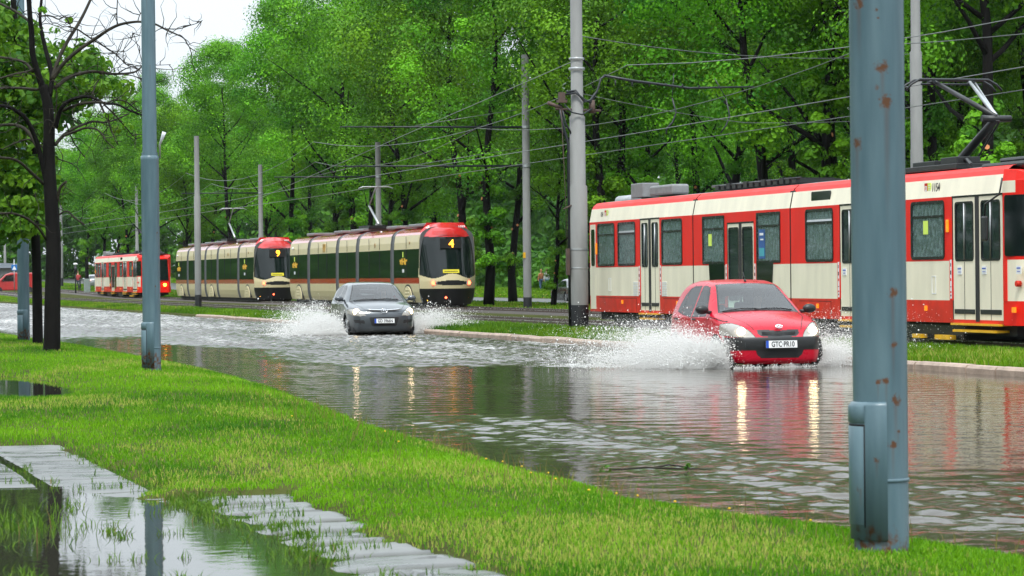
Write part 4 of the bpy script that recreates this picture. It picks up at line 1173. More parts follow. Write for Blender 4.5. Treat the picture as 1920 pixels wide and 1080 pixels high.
            mb.build('rim', m_galv, we)
    mb = MB(); mb.box(-Wd / 2 + .1, Wd / 2 - .1, .25, L - .2, .16, .30); mb.build('underbody', m_dark, root)
    # interior
    mb = MB(); mb.box(-Wd / 2 + .14, Wd / 2 - .14, yw0 - .1, yw0 + .52, .5, P['belt'] - .06); mb.build('dashboard', m_black, root, .06)
    for sd in (-1, 1):
        yb = yw0 + 1.22; mb = MB()
        mb.box(sd * .36 - .24, sd * .36 + .24, yb - .5, yb + .05, .34, .52)
        V = [(sd * .36 + a * .24, yb + b * .1 + (c - .5) * .28, c) for c in (.5, 1.08) for b in (0, 1) for a in (-1, 1)]
        mb._add(V, [(0, 2, 3, 1), (4, 5, 7, 6), (0, 1, 5, 4), (2, 6, 7, 3), (0, 4, 6, 2), (1, 3, 7, 5)])
        st = mb.build('front_seat', m_seat, root, .05)
        mb = MB(); mb.box(sd * .36 - .13, sd * .36 + .13, yb + .17, yb + .25, 1.10, 1.28); mb.build('headrest', m_seat, st, .05)
    yb = yw0 + 2.0; mb = MB(); mb.box(-.6, .6, yb, yb + .14, .5, .98); mb.box(-.5, -.25, yb + .04, yb + .12, .98, 1.12); mb.box(.25, .5, yb + .04, yb + .12, .98, 1.12); mb.build('rear_seat', m_seat, root, .05)
    mb = MB(); N = 24; R0 = .18
    cs = [Vector((.36 + R0 * math.cos(2 * math.pi * k / N), yw0 + .66 + .08 * math.sin(2 * math.pi * k / N), .86 + R0 * .9 * math.sin(2 * math.pi * k / N))) for k in range(N + 1)]
    mb.tube(cs, .016, 6, cap=False); mb.tube([(.36, yw0 + .5, .80), (.36, yw0 + .66, .86)], .05, 8); mb.tube([(.18, yw0 + .65, .86), (.54, yw0 + .65, .86)], .02, 6)
    mb.build('steering_wheel', m_black, root)
    mb = MB(); yv = yw1 - .12; mb.box(-.11, .11, yv, yv + .03, P['H'] - .20, P['H'] - .13); mb.build('rear_view_mirror', m_black, root, .01)
    # outside mirrors, wipers, plate
    for sd in (-1, 1):
        mb = MB(); ym = P['mir'][0]; zm = P['mir'][1]; xm = Wd / 2 * .985 + .10
        mb.ball((sd * xm, ym, zm), (.115, .06, .075), 0, 14, 9); mb.tube([(sd * (xm - .16), ym + .03, zm - .05), (sd * (xm - .04), ym, zm - .03)], .03, 8)
        mb.build('door_mirror', pm['mirror'], root)
    mb = MB(); zz = float(np.interp(yw0 + .04, *zip(*sorted([(a, c) for a, c in tp])))) + .012
    def wsp(xx, yy):
        zc_ = float(np.interp(yy, *zip(*sorted([(a, c) for a, c in tp])))); q = deform(np.array(xx), np.array(yy), np.array(zc_)); return Vector((float(q[0]), float(q[1]) - .012, float(q[2]) + .012))
    for a, b_ in ((-.62, -.02), (-.10, .56)):
        mb.tube([wsp(a + (b_ - a) * k / 6, yw0 + .015 + .045 * math.sin(k / 6 * 2.6)) for k in range(7)], .011, 6)
    mb.build('wiper', m_black, root)
    yp, zp = P['plate']
    pl = empty('number_plate', (0, yp, zp)); pl.parent = root; pl.rotation_euler = (R(-4), 0, 0)
    mb = MB(); mb.box(-.27, .27, 0, .012, -.064, .064); mb.build('plate_frame', m_black, pl)
    mb = MB(); mb.box(-.26, .26, -.004, -.0005, -.057, .057); mb.build('plate_face', m_white, pl)
    mb = MB(); mb.box(-.26, -.215, -.007, -.0045, -.057, .057); mb.build('country_band', m_blue, pl)
    text('plate_text', P['reg'], .118, m_ink, pl, (.022, -.008, -.003), (R(90), 0, 0), .001, 0, P.get('regw', .80), .014)
    return sil, deform
GL = m_cglass
YAR = dict(L=3.615, W=1.66, H=1.50, belt=.93, zb=.18, nose=.20, tum=.70, r=.10, bow=.15, crown=.05, wr=.285,
    sil=[(.10, .16), (.035, .22), (.012, .36), (.0, .46), (.012, .57), (.06, .62), (.10, .68), (.17, .76), (.34, .85), (.60, .93), (.86, .985), (.98, 1.01), (1.28, 1.20), (1.58, 1.385), (1.78, 1.45), (2.15, 1.495), (2.55, 1.495), (2.95, 1.45), (3.20, 1.36), (3.40, 1.15), (3.52, .96), (3.59, .78), (3.615, .55), (3.58, .36), (3.50, .2)],
    ws=(.95, 1.72), rw=(3.08, 3.50),
    win=[[(1.20, .965), (1.27, 1.08), (1.50, 1.28), (1.66, 1.385), (1.80, 1.41), (1.99, 1.415), (2.03, .945)], [(2.12, .945), (2.09, 1.415), (2.45, 1.405), (2.64, 1.365), (2.66, .985)], [(2.69, .99), (2.67, 1.35), (2.82, 1.26), (2.95, 1.10), (2.98, 1.03)]],
    hl=[(.40, .59), (.45, .665), (.52, .735), (.59, .79), (.67, .83), (.75, .84), (.81, .825), (.86, .77), (.86, .67), (.80, .615), (.70, .595), (.55, .588)], hl_y=.46,
    front=[('grille', [(0, .575), (.08, .58), (.29, .60), (.345, .64), (.345, .70), (.20, .705), (.09, .69), (0, .68)]), ('lower_grille', [(0, .25), (.30, .25), (.37, .30), (.40, .375), (0, .375)])],
    band=(.375, .585), tl=[(3.40, .75), (3.35, 1.0), (3.46, 1.04), (3.62, .8), (3.62, .74)],
    arch=[(.62, .30, .335), (2.99, .30, .335)],
    gaps_side=[[(1.04, .24), (1.02, .6), (1.10, .98)], [(2.07, .24), (2.075, .94)], [(2.99, .64), (2.94, .95)], [(1.04, .24), (2.7, .24)], [(.34, .86), (.70, .92), (1.05, .95)]],
    gaps_top=[[(.36, .05), (.42, .16), (.60, .55), (.66, .93)], [(0, .93), (.66, .93)], [(.60, 1.75), (.58, 2.4), (.56, 3.05)]],
    mir=(1.18, 1.02), plate=(-.045, .475), reg='GTC\u00b7PR10', regw=.74,
    mats=dict(body=m_redpaint, windscreen=GL, side_window=m_cglassd, rear_window=GL, window_trim=m_black, headlight=m_headw, grille=m_black, bumper=m_black, lower_grille=m_dark, tail_light=m_tail, fog_recess=m_dark, mirror=m_black))
I30 = dict(L=4.245, W=1.775, H=1.48, belt=.95, zb=.18, nose=.19, tum=.70, r=.11, bow=.15, crown=.05, wr=.31,
    sil=[(.10, .16), (.03, .22), (.005, .36), (.0, .48), (.012, .60), (.04, .68), (.09, .745), (.20, .80), (.42, .875), (.75, .94), (1.02, .985), (1.12, 1.01), (1.45, 1.20), (1.80, 1.37), (2.02, 1.435), (2.4, 1.475), (2.85, 1.475), (3.35, 1.43), (3.75, 1.33), (3.98, 1.15), (4.12, 1.0), (4.20, .85), (4.245, .6), (4.21, .38), (4.12, .2)],
    ws=(1.08, 1.92), rw=(3.62, 4.08),
    win=[[(1.42, .985), (1.55, 1.10), (1.78, 1.27), (1.95, 1.36), (2.15, 1.395), (2.42, 1.40), (2.46, .97)], [(2.55, .97), (2.52, 1.40), (2.95, 1.39), (3.25, 1.345), (3.42, 1.20), (3.45, 1.04)]],
    hl=[(.47, .605), (.50, .66), (.58, .74), (.66, .79), (.76, .815), (.85, .80), (.90, .74), (.89, .67), (.80, .61), (.62, .59)], hl_y=.50,
    front=[('grille', [(0, .70), (.30, .715), (.43, .745), (.44, .765), (.30, .76), (0, .755)]), ('lower_grille', [(0, .32), (.28, .32), (.33, .36), (.385, .54), (.375, .565), (0, .565)]), ('fog_recess', [(.50, .40), (.74, .42), (.78, .50), (.52, .485)])],
    tl=[(4.0, .78), (3.95, 1.02), (4.12, 1.02), (4.25, .8), (4.25, .75)],
    arch=[(.82, .32, .36), (3.47, .32, .36)],
    gaps_side=[[(1.22, .24), (1.2, .6), (1.3, .98)], [(2.5, .24), (2.505, .96)], [(3.48, .7), (3.45, .98)], [(1.22, .24), (3.0, .24)]],
    gaps_top=[[(.45, .06), (.52, .2), (.66, .6), (.70, 1.06)], [(0, 1.06), (.70, 1.06)]],
    mir=(1.42, 1.04), plate=(-.035, .465), reg='GD 3966N', regw=.74,
    mats=dict(body=m_greypaint, windscreen=GL, side_window=m_cglassd, rear_window=GL, window_trim=m_black, headlight=m_headw, grille=m_dark, bumper=m_black, lower_grille=m_dark, tail_light=m_tail, fog_recess=m_dark, mirror=m_greypaint))
def lamp_disc(root, sx, y, z, rad, m, tilt=0):
    mb = MB(); N = 18
    mb.ball((sx, y, z), (rad, .03, rad), 0, 16, 9); return mb.build('bulb_glow', m, root)
def oval(cx, cz, a, b_, n_=28): return [(cx + a * math.cos(2 * math.pi * k / n_), cz + b_ * math.sin(2 * math.pi * k / n_)) for k in range(n_)]
def badge(root, name, y, z, rings, lines=(), tilt=-30):
    e_ = empty(name, (0, y, z)); e_.parent = root; e_.rotation_euler = (R(tilt), 0, 0)
    mb = MB()
    for cx, cz, a, b_ in rings: mb.tube([(p, 0, q) for p, q in oval(cx, cz, a, b_)] + [(cx + a, 0, cz)], .007, 6, cap=False)
    for pts in lines: mb.tube([(p, 0, q) for p, q in pts], .008, 6)
    mb.build('emblem_metal', m_chrome, e_)
def wet(root, e_): pass

def lined(m):
    n, l = m.node_tree.nodes, m.node_tree.links; b = n['Principled BSDF']; out = n['Material Output']
    g = n.new('ShaderNodeNewGeometry'); d = n.new('ShaderNodeBsdfDiffuse'); d.inputs['Color'].default_value = (.22, .23, .24, 1)
    mx = n.new('ShaderNodeMixShader'); l.new(g.outputs['Backfacing'], mx.inputs[0]); l.new(b.outputs[0], mx.inputs[1]); l.new(d.outputs[0], mx.inputs[2]); l.new(mx.outputs[0], out.inputs[0])
for q in (m_redpaint, m_greypaint): lined(q)          # pale cloth lining on the inner side of the body shell
red = empty('hatchback_car', (15.96, 42.25, -.10), R(-1.2), 'red hatchback with black bumper band ploughing through the flood beside the kerb', 'car', 'cars driving through the flood')
build_car(YAR, red)
badge(red, 'emblem', .075, .755, [(0, 0, .054, .034), (0, .008, .022, .022), (0, .012, .046, .013)], tilt=-38)
for sx in (-.60, .60): lamp_disc(red, sx, .16, .675, .072, m_headl)
mb = MB()
for q in range(3): mb.tube([(-.28 , .075 + .012 * q, .635 + .017 * q), (0, .052 + .012 * q, .615 + .017 * q), (.28, .075 + .012 * q, .635 + .017 * q)], .004, 4)
mb.build('grille_bar', m_black, red)
mb = MB(); mb.tube([(.05, 1.86, 1.475), (.05, 1.95, 1.62)], .007, 6); mb.tube([(.05, 1.84, 1.46), (.05, 1.88, 1.50)], .018, 8); mb.build('antenna', m_black, red)
mb = MB()
for sd in (-1, 1): mb.ball((sd * .835, .92, .72), (.012, .035, .02), 0, 10, 6)
mb.build('side_repeater', m_white, red)
mb = MB()
for sd in (-1, 1):
    for yy in (1.92, 2.88): mb.box(sd * .822 - .012, sd * .822 + .012, yy - .09, yy + .09, .84, .87)
mb.build('door_handle', m_black, red, .008)

grey = empty('hatchback_car', (16.27, 72.0, -.10), R(-3.5), 'grey hatchback with both headlights on throwing spray in front of the number 4 tram', 'car', 'cars driving through the flood')
build_car(I30, grey)
badge(grey, 'emblem', -.012, .722, [(0, 0, .085, .05)], [[(-.045, -.028), (-.022, .028)], [(.022, -.028), (.045, .028)], [(-.034, 0), (.034, 0)]], tilt=-15)
mb = MB(); mb.tube([(x_, .13 * (x_ / .88) ** 2 + .03, .748 + .02 * (x_ / .44) ** 2) for x_ in np.linspace(-.44, .44, 13)], .016, 6); mb.build('chrome_bar', m_chrome, grey)
for sx in (-.70, .70): lamp_disc(grey, sx, .19, .70, .085, m_headl)
for sx in (-.56, .56):
    mb = MB(); mb.ball((sx, .13, .665), (.05, .03, .045), 0, 12, 8); mb.build('lamp_reflector', m_chrome, grey)

# distant traffic --------------------------------------------------------
m_navy = mat('car_navy_paint', (.020, .024, .034), .25, coat=1.0, var=.05)
m_silver = mat('car_silver_paint', (.42, .45, .47), .3, metal=.4, coat=1.0, var=.05)
m_vanred = mat('van_red_paint', (.42, .02, .02), .3, coat=1.0, var=.05)
SED = dict(I30); SED.update(L=4.6, W=1.80, H=1.43, sil=[(.10, .16), (.03, .22), (.005, .36), (.0, .48), (.012, .60), (.05, .68), (.2, .76), (.5, .84), (1.0, .93), (1.3, .97), (1.7, 1.20), (2.05, 1.36), (2.4, 1.42), (2.9, 1.42), (3.3, 1.34), (3.75, 1.12), (3.95, 1.03), (4.3, 1.00), (4.5, .93), (4.58, .75), (4.6, .5), (4.55, .3), (4.45, .2)], ws=(1.28, 2.15), rw=(3.15, 3.85),
    win=[[(1.6, .97), (1.95, 1.22), (2.2, 1.34), (2.6, 1.36), (2.62, .96)], [(2.70, .96), (2.68, 1.36), (3.1, 1.32), (3.45, 1.15), (3.6, 1.0)]], arch=[(.85, .32, .36), (3.6, .32, .36)], tl=[(4.25, .72), (4.25, .93), (4.6, .93), (4.6, .72)], plate=(-.035, .465), reg='', gaps_side=[[(1.3, .24), (1.35, .95)], [(2.65, .24), (2.66, .95)]], mir=(1.6, 1.0))
def far_car(P, paint, loc, rz, label, grp):
    Q = dict(P); Q['mats'] = dict(P['mats'], body=paint, mirror=paint, grille=m_black)
    e_ = empty('parked_car' if 0 else 'car', loc, rz, label, 'car', grp); build_car(Q, e_, .035); return e_
fc = far_car(SED, m_navy, (47.9, 163.5, -.13), R(180), 'dark sedan with red tail light on the second road beyond the tracks', 'distant traffic')
lamp = None
for sx in (-.66, .66):
    mb = MB(); mb.box(sx - .17, sx + .17, 4.555, 4.60, .72, .90); mb.build('brake_light', m_rear, fc, .03)
sv = far_car(I30, m_silver, (37.0, 306, .62), R(180), 'silver hatchback with red tail light at the far left behind the lamp post', 'distant traffic')
for sx in (-.7, .7):
    mb = MB(); mb.box(sx - .1, sx + .1, 4.16, 4.23, .78, 1.0); mb.build('brake_light', m_rear, sv, .03)
sv2 = far_car(I30, m_silver, (52.5, 298, .55), R(95), 'pale car half hidden behind the tree at the rear of the far tram', 'distant traffic')
# ================================================================ lamp posts on the verge
SP = [(-.085, -.10, 2.72, .034, .3), (.026, -.13, 2.40, .034, .25), (.045, -.125, 2.23, .042, .65), (.0, -.133, 2.30, .016, 0), (-.10, -.09, 2.03, .032, .3), (.01, -.13, 2.24, .013, 0),
      (.066, -.11, 1.30, .030, .5), (.066, -.11, 1.04, .022, .2), (.03, -.13, .87, .022, .15), (-.01, -.13, .86, .016, .1), (.075, -.105, .77, .032, .25), (.06, -.12, .56, .026, .2), (.085, -.10, .62, .016, .1),
      (-.02, -.14, .48, .02, .1), (-.1, -.1, .34, .02, .1), (.0, -.14, 2.68, .01, 0), (.01, -.135, 2.64, .009, 0)]
m_post = post_mat('post_enamel_near', SP, .15)
m_post2 = post_mat('post_enamel', [(-.02, -.12, 5.6, .014, .3), (.02, -.12, 4.6, .02, .25), (.0, -.12, 6.4, .012, .1), (.09, -.09, 2.1, .02, .2), (.06, -.12, 1.3, .016, .2)], .34)
def lathe(mb, prof, n=40, a0=0, a1=360, m=0):
    full = a1 - a0 >= 360
    N = n if full else n + 1
    V = [(r * math.cos(R(a0 + (a1 - a0) * k / n)), r * math.sin(R(a0 + (a1 - a0) * k / n)), z) for r, z in prof for k in range(N)]
    F = []
    for i in range(len(prof) - 1):
        for k in range(n if full else n):
            k2 = (k + 1) % N if full else k + 1
            F.append((i * N + k, i * N + k2, (i + 1) * N + k2, (i + 1) * N + k))
    mb._add(V, F, m, True)
def lamp_post(loc, m, label):
    e_ = empty('lamp_post', loc, 0, label, 'lamp post', 'blue grey lamp posts along the verge')
    mb = MB(); lathe(mb, [(.134, -.3), (.134, 3.18), (.136, 3.19), (.136, 3.24), (.112, 3.26)])
    mb.build('lower_shaft', m, e_, fix=False)
    mb = MB(); lathe(mb, [(.122, 3.22), (.122, 3.30)]); mb.build('collar', m, e_, fix=False)
    mb = MB(); lathe(mb, [(.108, 3.2), (.104, 5.5), (.085, 9.0)]); mb.build('upper_shaft', m, e_, fix=False)
    # service box wrapped round the side facing the path
    mb = MB(); a0, a1 = 172, 282
    lathe(mb, [(.134, .085), (.152, .09), (.152, .745), (.146, .76), (.130, .765)], 24, a0, a1)
    for a in (a0, a1):
        c, s = math.cos(R(a)), math.sin(R(a)); mb.quad((.12 * c, .12 * s, .09), (.152 * c, .152 * s, .09), (.152 * c, .152 * s, .75), (.12 * c, .12 * s, .75))
    bx = mb.build('service_box', m, e_, fix=False)
    mb = MB(); lathe(mb, [(.154, .16), (.157, .163), (.157, .642), (.154, .645)], 12, 176, 238); mb.build('service_door', m, bx, fix=False)
    mb = MB()
    lathe(mb, [(.1535, .15), (.1545, .15), (.1545, .655), (.1535, .655)], 2, 238.2, 240.2); lathe(mb, [(.1535, .644), (.1545, .644), (.1545, .655), (.1535, .655)], 12, 175, 240); mb.build('door_gap', m_gap, bx, fix=False)
    mb = MB(); lathe(mb, [(.153, .66), (.159, .665), (.159, .74), (.153, .75)], 14, 174, 240); mb.build('box_lid', m, bx, fix=False)
    mb = MB(); lathe(mb, [(.136, .37), (.139, .372), (.139, .385), (.136, .387)], 20, 282, 360); mb.build('strap', m, e_, fix=False)
    for k in range(3):
        a = -.15 + .12 * k; mb = MB()
        mb.tube([(.15, a, 3.22), (.15, a, 3.42), (.20 + .02 * k, a - .06, 3.60)], .013, 6); mb.build('hook', m_galv, e_)
    mb = MB(); lathe(mb, [(.0, 8.98), (.085, 9.0)], 20); mb.tube([(0, 0, 8.95), (.3, -.05, 9.4), (1.4, -.2, 9.6)], .035, 8); mb.build('lamp_arm', m, e_)
    mb = MB(); mb.ball((1.7, -.22, 9.6), (.35, .14, .08), 0, 14, 8); mb.build('lamp_head', m_galv, e_)
    return e_
P3 = lamp_post((5.445, 13.04, .10), m_post, 'big rust-spotted blue grey lamp post nearest the camera, on the grass at right')
P3.rotation_euler = (0, 0, R(-22.6))
P2 = lamp_post((6.03, 42.47, .10), m_post2, 'blue grey lamp post with rusted foot at the water edge, second in the row')
P2.rotation_euler = (0, 0, R(-8))
P1 = copy_tree(P2); P1.location = (6.38, 65.5, .08); P1['label'] = 'farthest blue grey lamp post, standing behind the two dark tree trunks'; P1.rotation_euler = (0, 0, R(20))

# ================================================================ catenary poles
def pole(X, Y, z0, top, steps, label, band=.45, grp='concrete catenary poles', arms=(), lean=0.):
    e_ = empty('catenary_pole', (X, Y, z0), 0, label, 'pole', grp); e_.rotation_euler = (0, R(lean), 0)
    mb = MB(); prof = []
    for i, (r, z) in enumerate(steps):
        prof += [(r, z)]
        if i + 1 < len(steps): prof += [(r, steps[i + 1][1] - .04)]
    prof += [(steps[-1][0] * .92, top)]
    prof = [(steps[0][0], band)] + prof[1:]
    lathe(mb, prof, 24); lathe(mb, [(0, top), (steps[-1][0] * .92, top)], 24); mb.build('shaft', m_concrete, e_, fix=False)
    mb = MB(); lathe(mb, [(steps[0][0] + .006, -.4), (steps[0][0] + .006, band)], 24); mb.build('tar_base', m_tar, e_, fix=False)
    for z, L_ in arms:
        mb = MB(); mb.tube([(0, 0, z), (-L_, -.05, z - .02)], [.05, .03], 6); mb.build('cross_arm', m_cable, e_)
        mb = MB(); mb.tube([(0, 0, z + .75), (-L_ * .6, 0, z + .04)], .012, 5); mb.build('stay_wire', m_wire, e_)
        mb = MB(); lathe(mb, [(steps[-1][0] + .02, z - .05), (steps[-1][0] + .02, z + .05)], 16); mb.build('clamp', m_galv, e_)
    return e_
p_main = pole(19.9, 66.5, .15, 11.2, [(.225, 0), (.19, 3.55), (.15, 5.25)], 'stout stepped concrete pole with black cables beside the rear of the large tram', .62)
p_a = pole(30.7, 109.8, .15, 10.2, [(.165, 0), (.155, 3.6)], 'grey pole with yellow tag between the number 4 tram and the stout pole', .48, arms=((7.3, 7.6), (5.75, 7.5)))
mb = MB(); mb.box(-.185, -.10, -.14, -.05, 2.05, 2.28); mb.build('yellow_tag', m_yel, p_a)
p_b = pole(20.7, 130.5, .15, 7.95, [(.15, 0), (.125, 5.2)], 'grey pole with black foot in front of the number 9 tram', .62)
p_c = pole(30.7, 136.9, .15, 8.0, [(.17, 0), (.14, 4.0)], 'grey pole rising behind the roof of the number 4 tram', .48, arms=((6.3, 5.2),))
p_d = pole(30.7, 169.3, .15, 8.2, [(.16, 0), (.14, 4.0)], 'grey pole rising behind the roof of the number 9 tram', .48, arms=((6.5, 4.8),))
p_e = pole(30.3, 69.9, .15, 11.0, [(.17, 0), (.16, 4.6), (.13, 7.2)], 'grey pole behind the large tram beside its pantograph', .48)
p_f = pole(33.2, 300.0, .75, 9.6, [(.17, 0), (.14, 4.4)], 'far slim grey pole with black foot right of the dark tree trunk', 1.0)
p_g = pole(33.6, 245.0, .5, 9.2, [(.15, 0), (.13, 4)], 'distant grey pole rising behind the roof of the small far tram', .5)
p_h = pole(31.0, 340.0, 1.1, 10.2, [(.15, 0), (.13, 4)], 'most distant grey pole at the left edge above the red van', .5)
# gear on the stout pole: cable bundle, insulators, feeder arm
gz = 6.0
mb = MB()
for dx, dz in ((0, 0), (.05, .02), (.02, .06)):
    mb.tube([(-.30 + dx, -.05, 5.75 + dz), (-.1, -.22, 5.78 + dz), (.12, -.22, 5.62 - dz), (.32, -.05, 5.55 + dz), (.52, 0, 5.85), (.62, 0, 6.15), (.72, 0, 6.22)], .028, 6)
mb.tube([(-.35, -.1, 5.5), (-.2, -.24, 5.3), (.05, -.25, 5.25), (.35, -.1, 5.4)], .02, 6)
mb.tube([(-.45, 0, 5.45), (-.36, 0, 5.0), (-.24, -.02, 4.55), (-.245, -.02, .1)], .035, 6)
mb.tube([(-.38, 0, 5.4), (-.30, 0, 5.05), (-.17, -.05, 4.8)], .025, 6)
mb.build('cable_bundle', m_cable, p_main)
mb = MB(); mb.tube([(.70, 0, 6.22), (1.5, .1, 6.10), (3.0, .3, 5.95), (4.8, .6, 6.02)], [.032, .035, .028, .02], 8)
for q in range(8): mb.tube([(1.0 + q * .45, .05 + q * .05, 6.10 - .02 * q + .02), (1.0 + q * .45, .05 + q * .05, 5.98)], .02, 5)
mb.build('feeder_arm', m_cable, p_main)
mb = MB(); mb.box(-.50, -.28, -.1, .1, 5.55, 5.62); mb.box(-.46, -.32, -.08, .08, 5.62, 5.80); mb.tube([(-.75, 0, 5.55), (-.4, 0, 5.42)], .05, 6); mb.tube([(-.55, 0, 5.40), (.60, 0, 5.36)], .035, 6)
mb.tube([(.38, 0, 5.3), (.38, 0, 5.62)], [.09, .07], 8); mb.build('insulator_bracket', m_railrust, p_main)
mb = MB(); lathe(mb, [(.195, 6.35), (.2, 6.36), (.2, 6.40), (.195, 6.41)], 20); lathe(mb, [(.185, 6.6), (.19, 6.61), (.19, 6.64), (.185, 6.65)], 20); lathe(mb, [(.23, 1.95), (.232, 1.96), (.232, 1.98), (.23, 1.99)], 20); lathe(mb, [(.23, 1.5), (.232, 1.51), (.232, 1.53), (.23, 1.54)], 20)
mb.build('band_clamp', m_galv, p_main, fix=False)
mb = MB(); mb.tube([(-.42, -.05, 5.4), (-.34, -.08, 3.2), (-.30, -.08, 1.4)], .008, 4); mb.box(-.34, -.26, -.13, -.03, 1.35, 2.0); mb.tube([(-.40, -.05, 2.95), (-.2, -.1, 3.05)], .02, 5)
mb.build('tension_rod', m_railrust, p_main)

# wires ------------------------------------------------------------------
def wire(pts, r, label, name='contact_wire', cat='wire', grp='overhead tram wires', sag=.0, m=m_wire):
    P = []
    for a, b in zip(pts[:-1], pts[1:]):
        for k in range(10):
            t = k / 10; q = Vector(a).lerp(Vector(b), t); q.z -= sag * 4 * t * (1 - t); P.append(q)
    P.append(Vector(pts[-1]))
    mb = MB(); mb.tube(P, r, 4, cap=False); o = mb.build(name, m, fix=False); return tag(o, label, cat, grp)
def wl_(X, z, ys): return [(X + .2 * ((i % 2) * 2 - 1), y, z) for i, y in enumerate(ys)]
YS = [20, 68, 108, 140, 172, 210, 250, 300]
wire(wl_(21.68, 5.04, YS), .009, 'lower of the two wires over the nearer track, touched by the pantograph')
wire([(21.68, y, 6.75) for y in YS], .009, 'upper sagging wire over the nearer track', 'messenger_wire', sag=.85)
wire(wl_(28.18, 5.6, YS), .011, 'lower of the two wires over the farther track')
wire([(28.18, y, 7.3) for y in YS], .011, 'upper sagging wire over the farther track', 'messenger_wire', sag=.75)
wire([(19.9, 66.5, 6.75), (24.5, 118, 6.2), (28.2, 160, 5.75)], .011, 'slanting wire running from the stout pole towards the number 9 tram', 'guy_wire')
wire([(19.9, 66.5, 7.35), (25.5, 68.6, 7.05), (30.3, 70.3, 7.3)], .009, 'cross span wire between the stout pole and the pole behind the tram', 'span_wire', sag=.08)
wire([(19.9, 66.5, 5.95), (25, 68.6, 5.35), (30.3, 70.3, 5.6)], .008, 'lower cross span wire over both tracks beside the stout pole', 'span_wire', sag=.05)
for (a, b) in (((23.3, 66.5, 6.2), (23.3, 68.5, 4.95)), ((24.9, 69, 6.02), (24.5, 70, 5.0))):
    pass
mb = MB(); mb.tube([(23.05, 68.6, 5.97), (23.15, 68.6, 5.6), (23.05, 68.6, 5.35), (22.9, 68.6, 5.2), (22.88, 68.6, 5.05)], .022, 6); mb.tube([(23.05, 68.6, 5.97), (23.1, 68.6, 6.6)], .012, 5)
tag(mb.build('feeder_drop_cable', m_cable), 'curled cable hanging from the middle of the black feeder arm', 'cable', 'feeder drop cables')
mb = MB(); mb.tube([(24.6, 68.9, 6.0), (24.7, 68.9, 5.55), (24.6, 68.9, 5.3), (24.45, 68.9, 5.1)], .02, 6); mb.tube([(24.6, 68.9, 6.0), (24.3, 68.9, 6.5)], .014, 5)
tag(mb.build('feeder_drop_cable', m_cable), 'cable hanging from the outer end of the black feeder arm', 'cable', 'feeder drop cables')

# ================================================================ trees
def limb(mb, p, d, L_, r, rg, n_=6, m=0, bend=.25, up=.05, seg=7):
    P = [np.array(p, float)]; d = np.array(d, float); d /= np.linalg.norm(d); Rr = [r]
    for k in range(n_):
        d = d + rg.normal(0, bend / n_ * 2, 3); d[2] += up; d /= np.linalg.norm(d)
        P.append(P[-1] + d * L_ / n_); Rr.append(r * (1 - .8 * (k + 1) / n_))
    mb.tube(P, Rr, seg, m); return P
def leaf_cloud(C, S, n_per, size, rg, droop=.35, tint_c=None, up=.12):
    """leaf-sized quads scattered in clusters: C centres, S cluster radii"""
    k = len(C); n_ = k * n_per
    ci = np.repeat(np.arange(k), n_per)
    off = rg.normal(0, 1, (n_, 3)); off /= np.maximum(np.linalg.norm(off, axis=1, keepdims=True), 1e-6)
    rad = rg.random(n_) ** .45
    o = off * rad[:, None] * S[ci][:, None] * np.array([1, 1, .62])
    o[:, 2] -= droop * S[ci] * (rad ** 2) * (np.hypot(off[:, 0], off[:, 1]))
    P = C[ci] + o
    nrm = off * 1.0 + rg.normal(0, .17, (n_, 3)); nrm[:, 2] += up
    nrm /= np.linalg.norm(nrm, axis=1, keepdims=True)
    t = np.cross(nrm, rg.normal(0, 1, (n_, 3))); t /= np.maximum(np.linalg.norm(t, axis=1, keepdims=True), 1e-6)
    b = np.cross(nrm, t)
    s = size * rg.uniform(.6, 1.3, n_)
    t = t * s[:, None] * .5; b = b * s[:, None] * .40
    bend = nrm * (s * .12)[:, None]
    V = np.stack([P - t, P - b + bend, P + t, P + b + bend], 1).reshape(-1, 3)
    F = np.arange(n_ * 4).reshape(-1, 4)
    tc = rg.uniform(.05, .95, k) if tint_c is None else tint_c
    tint = np.clip(tc[ci] + rg.normal(0, .07, n_), 0, 1)
    return V, F, np.repeat(tint, 4)
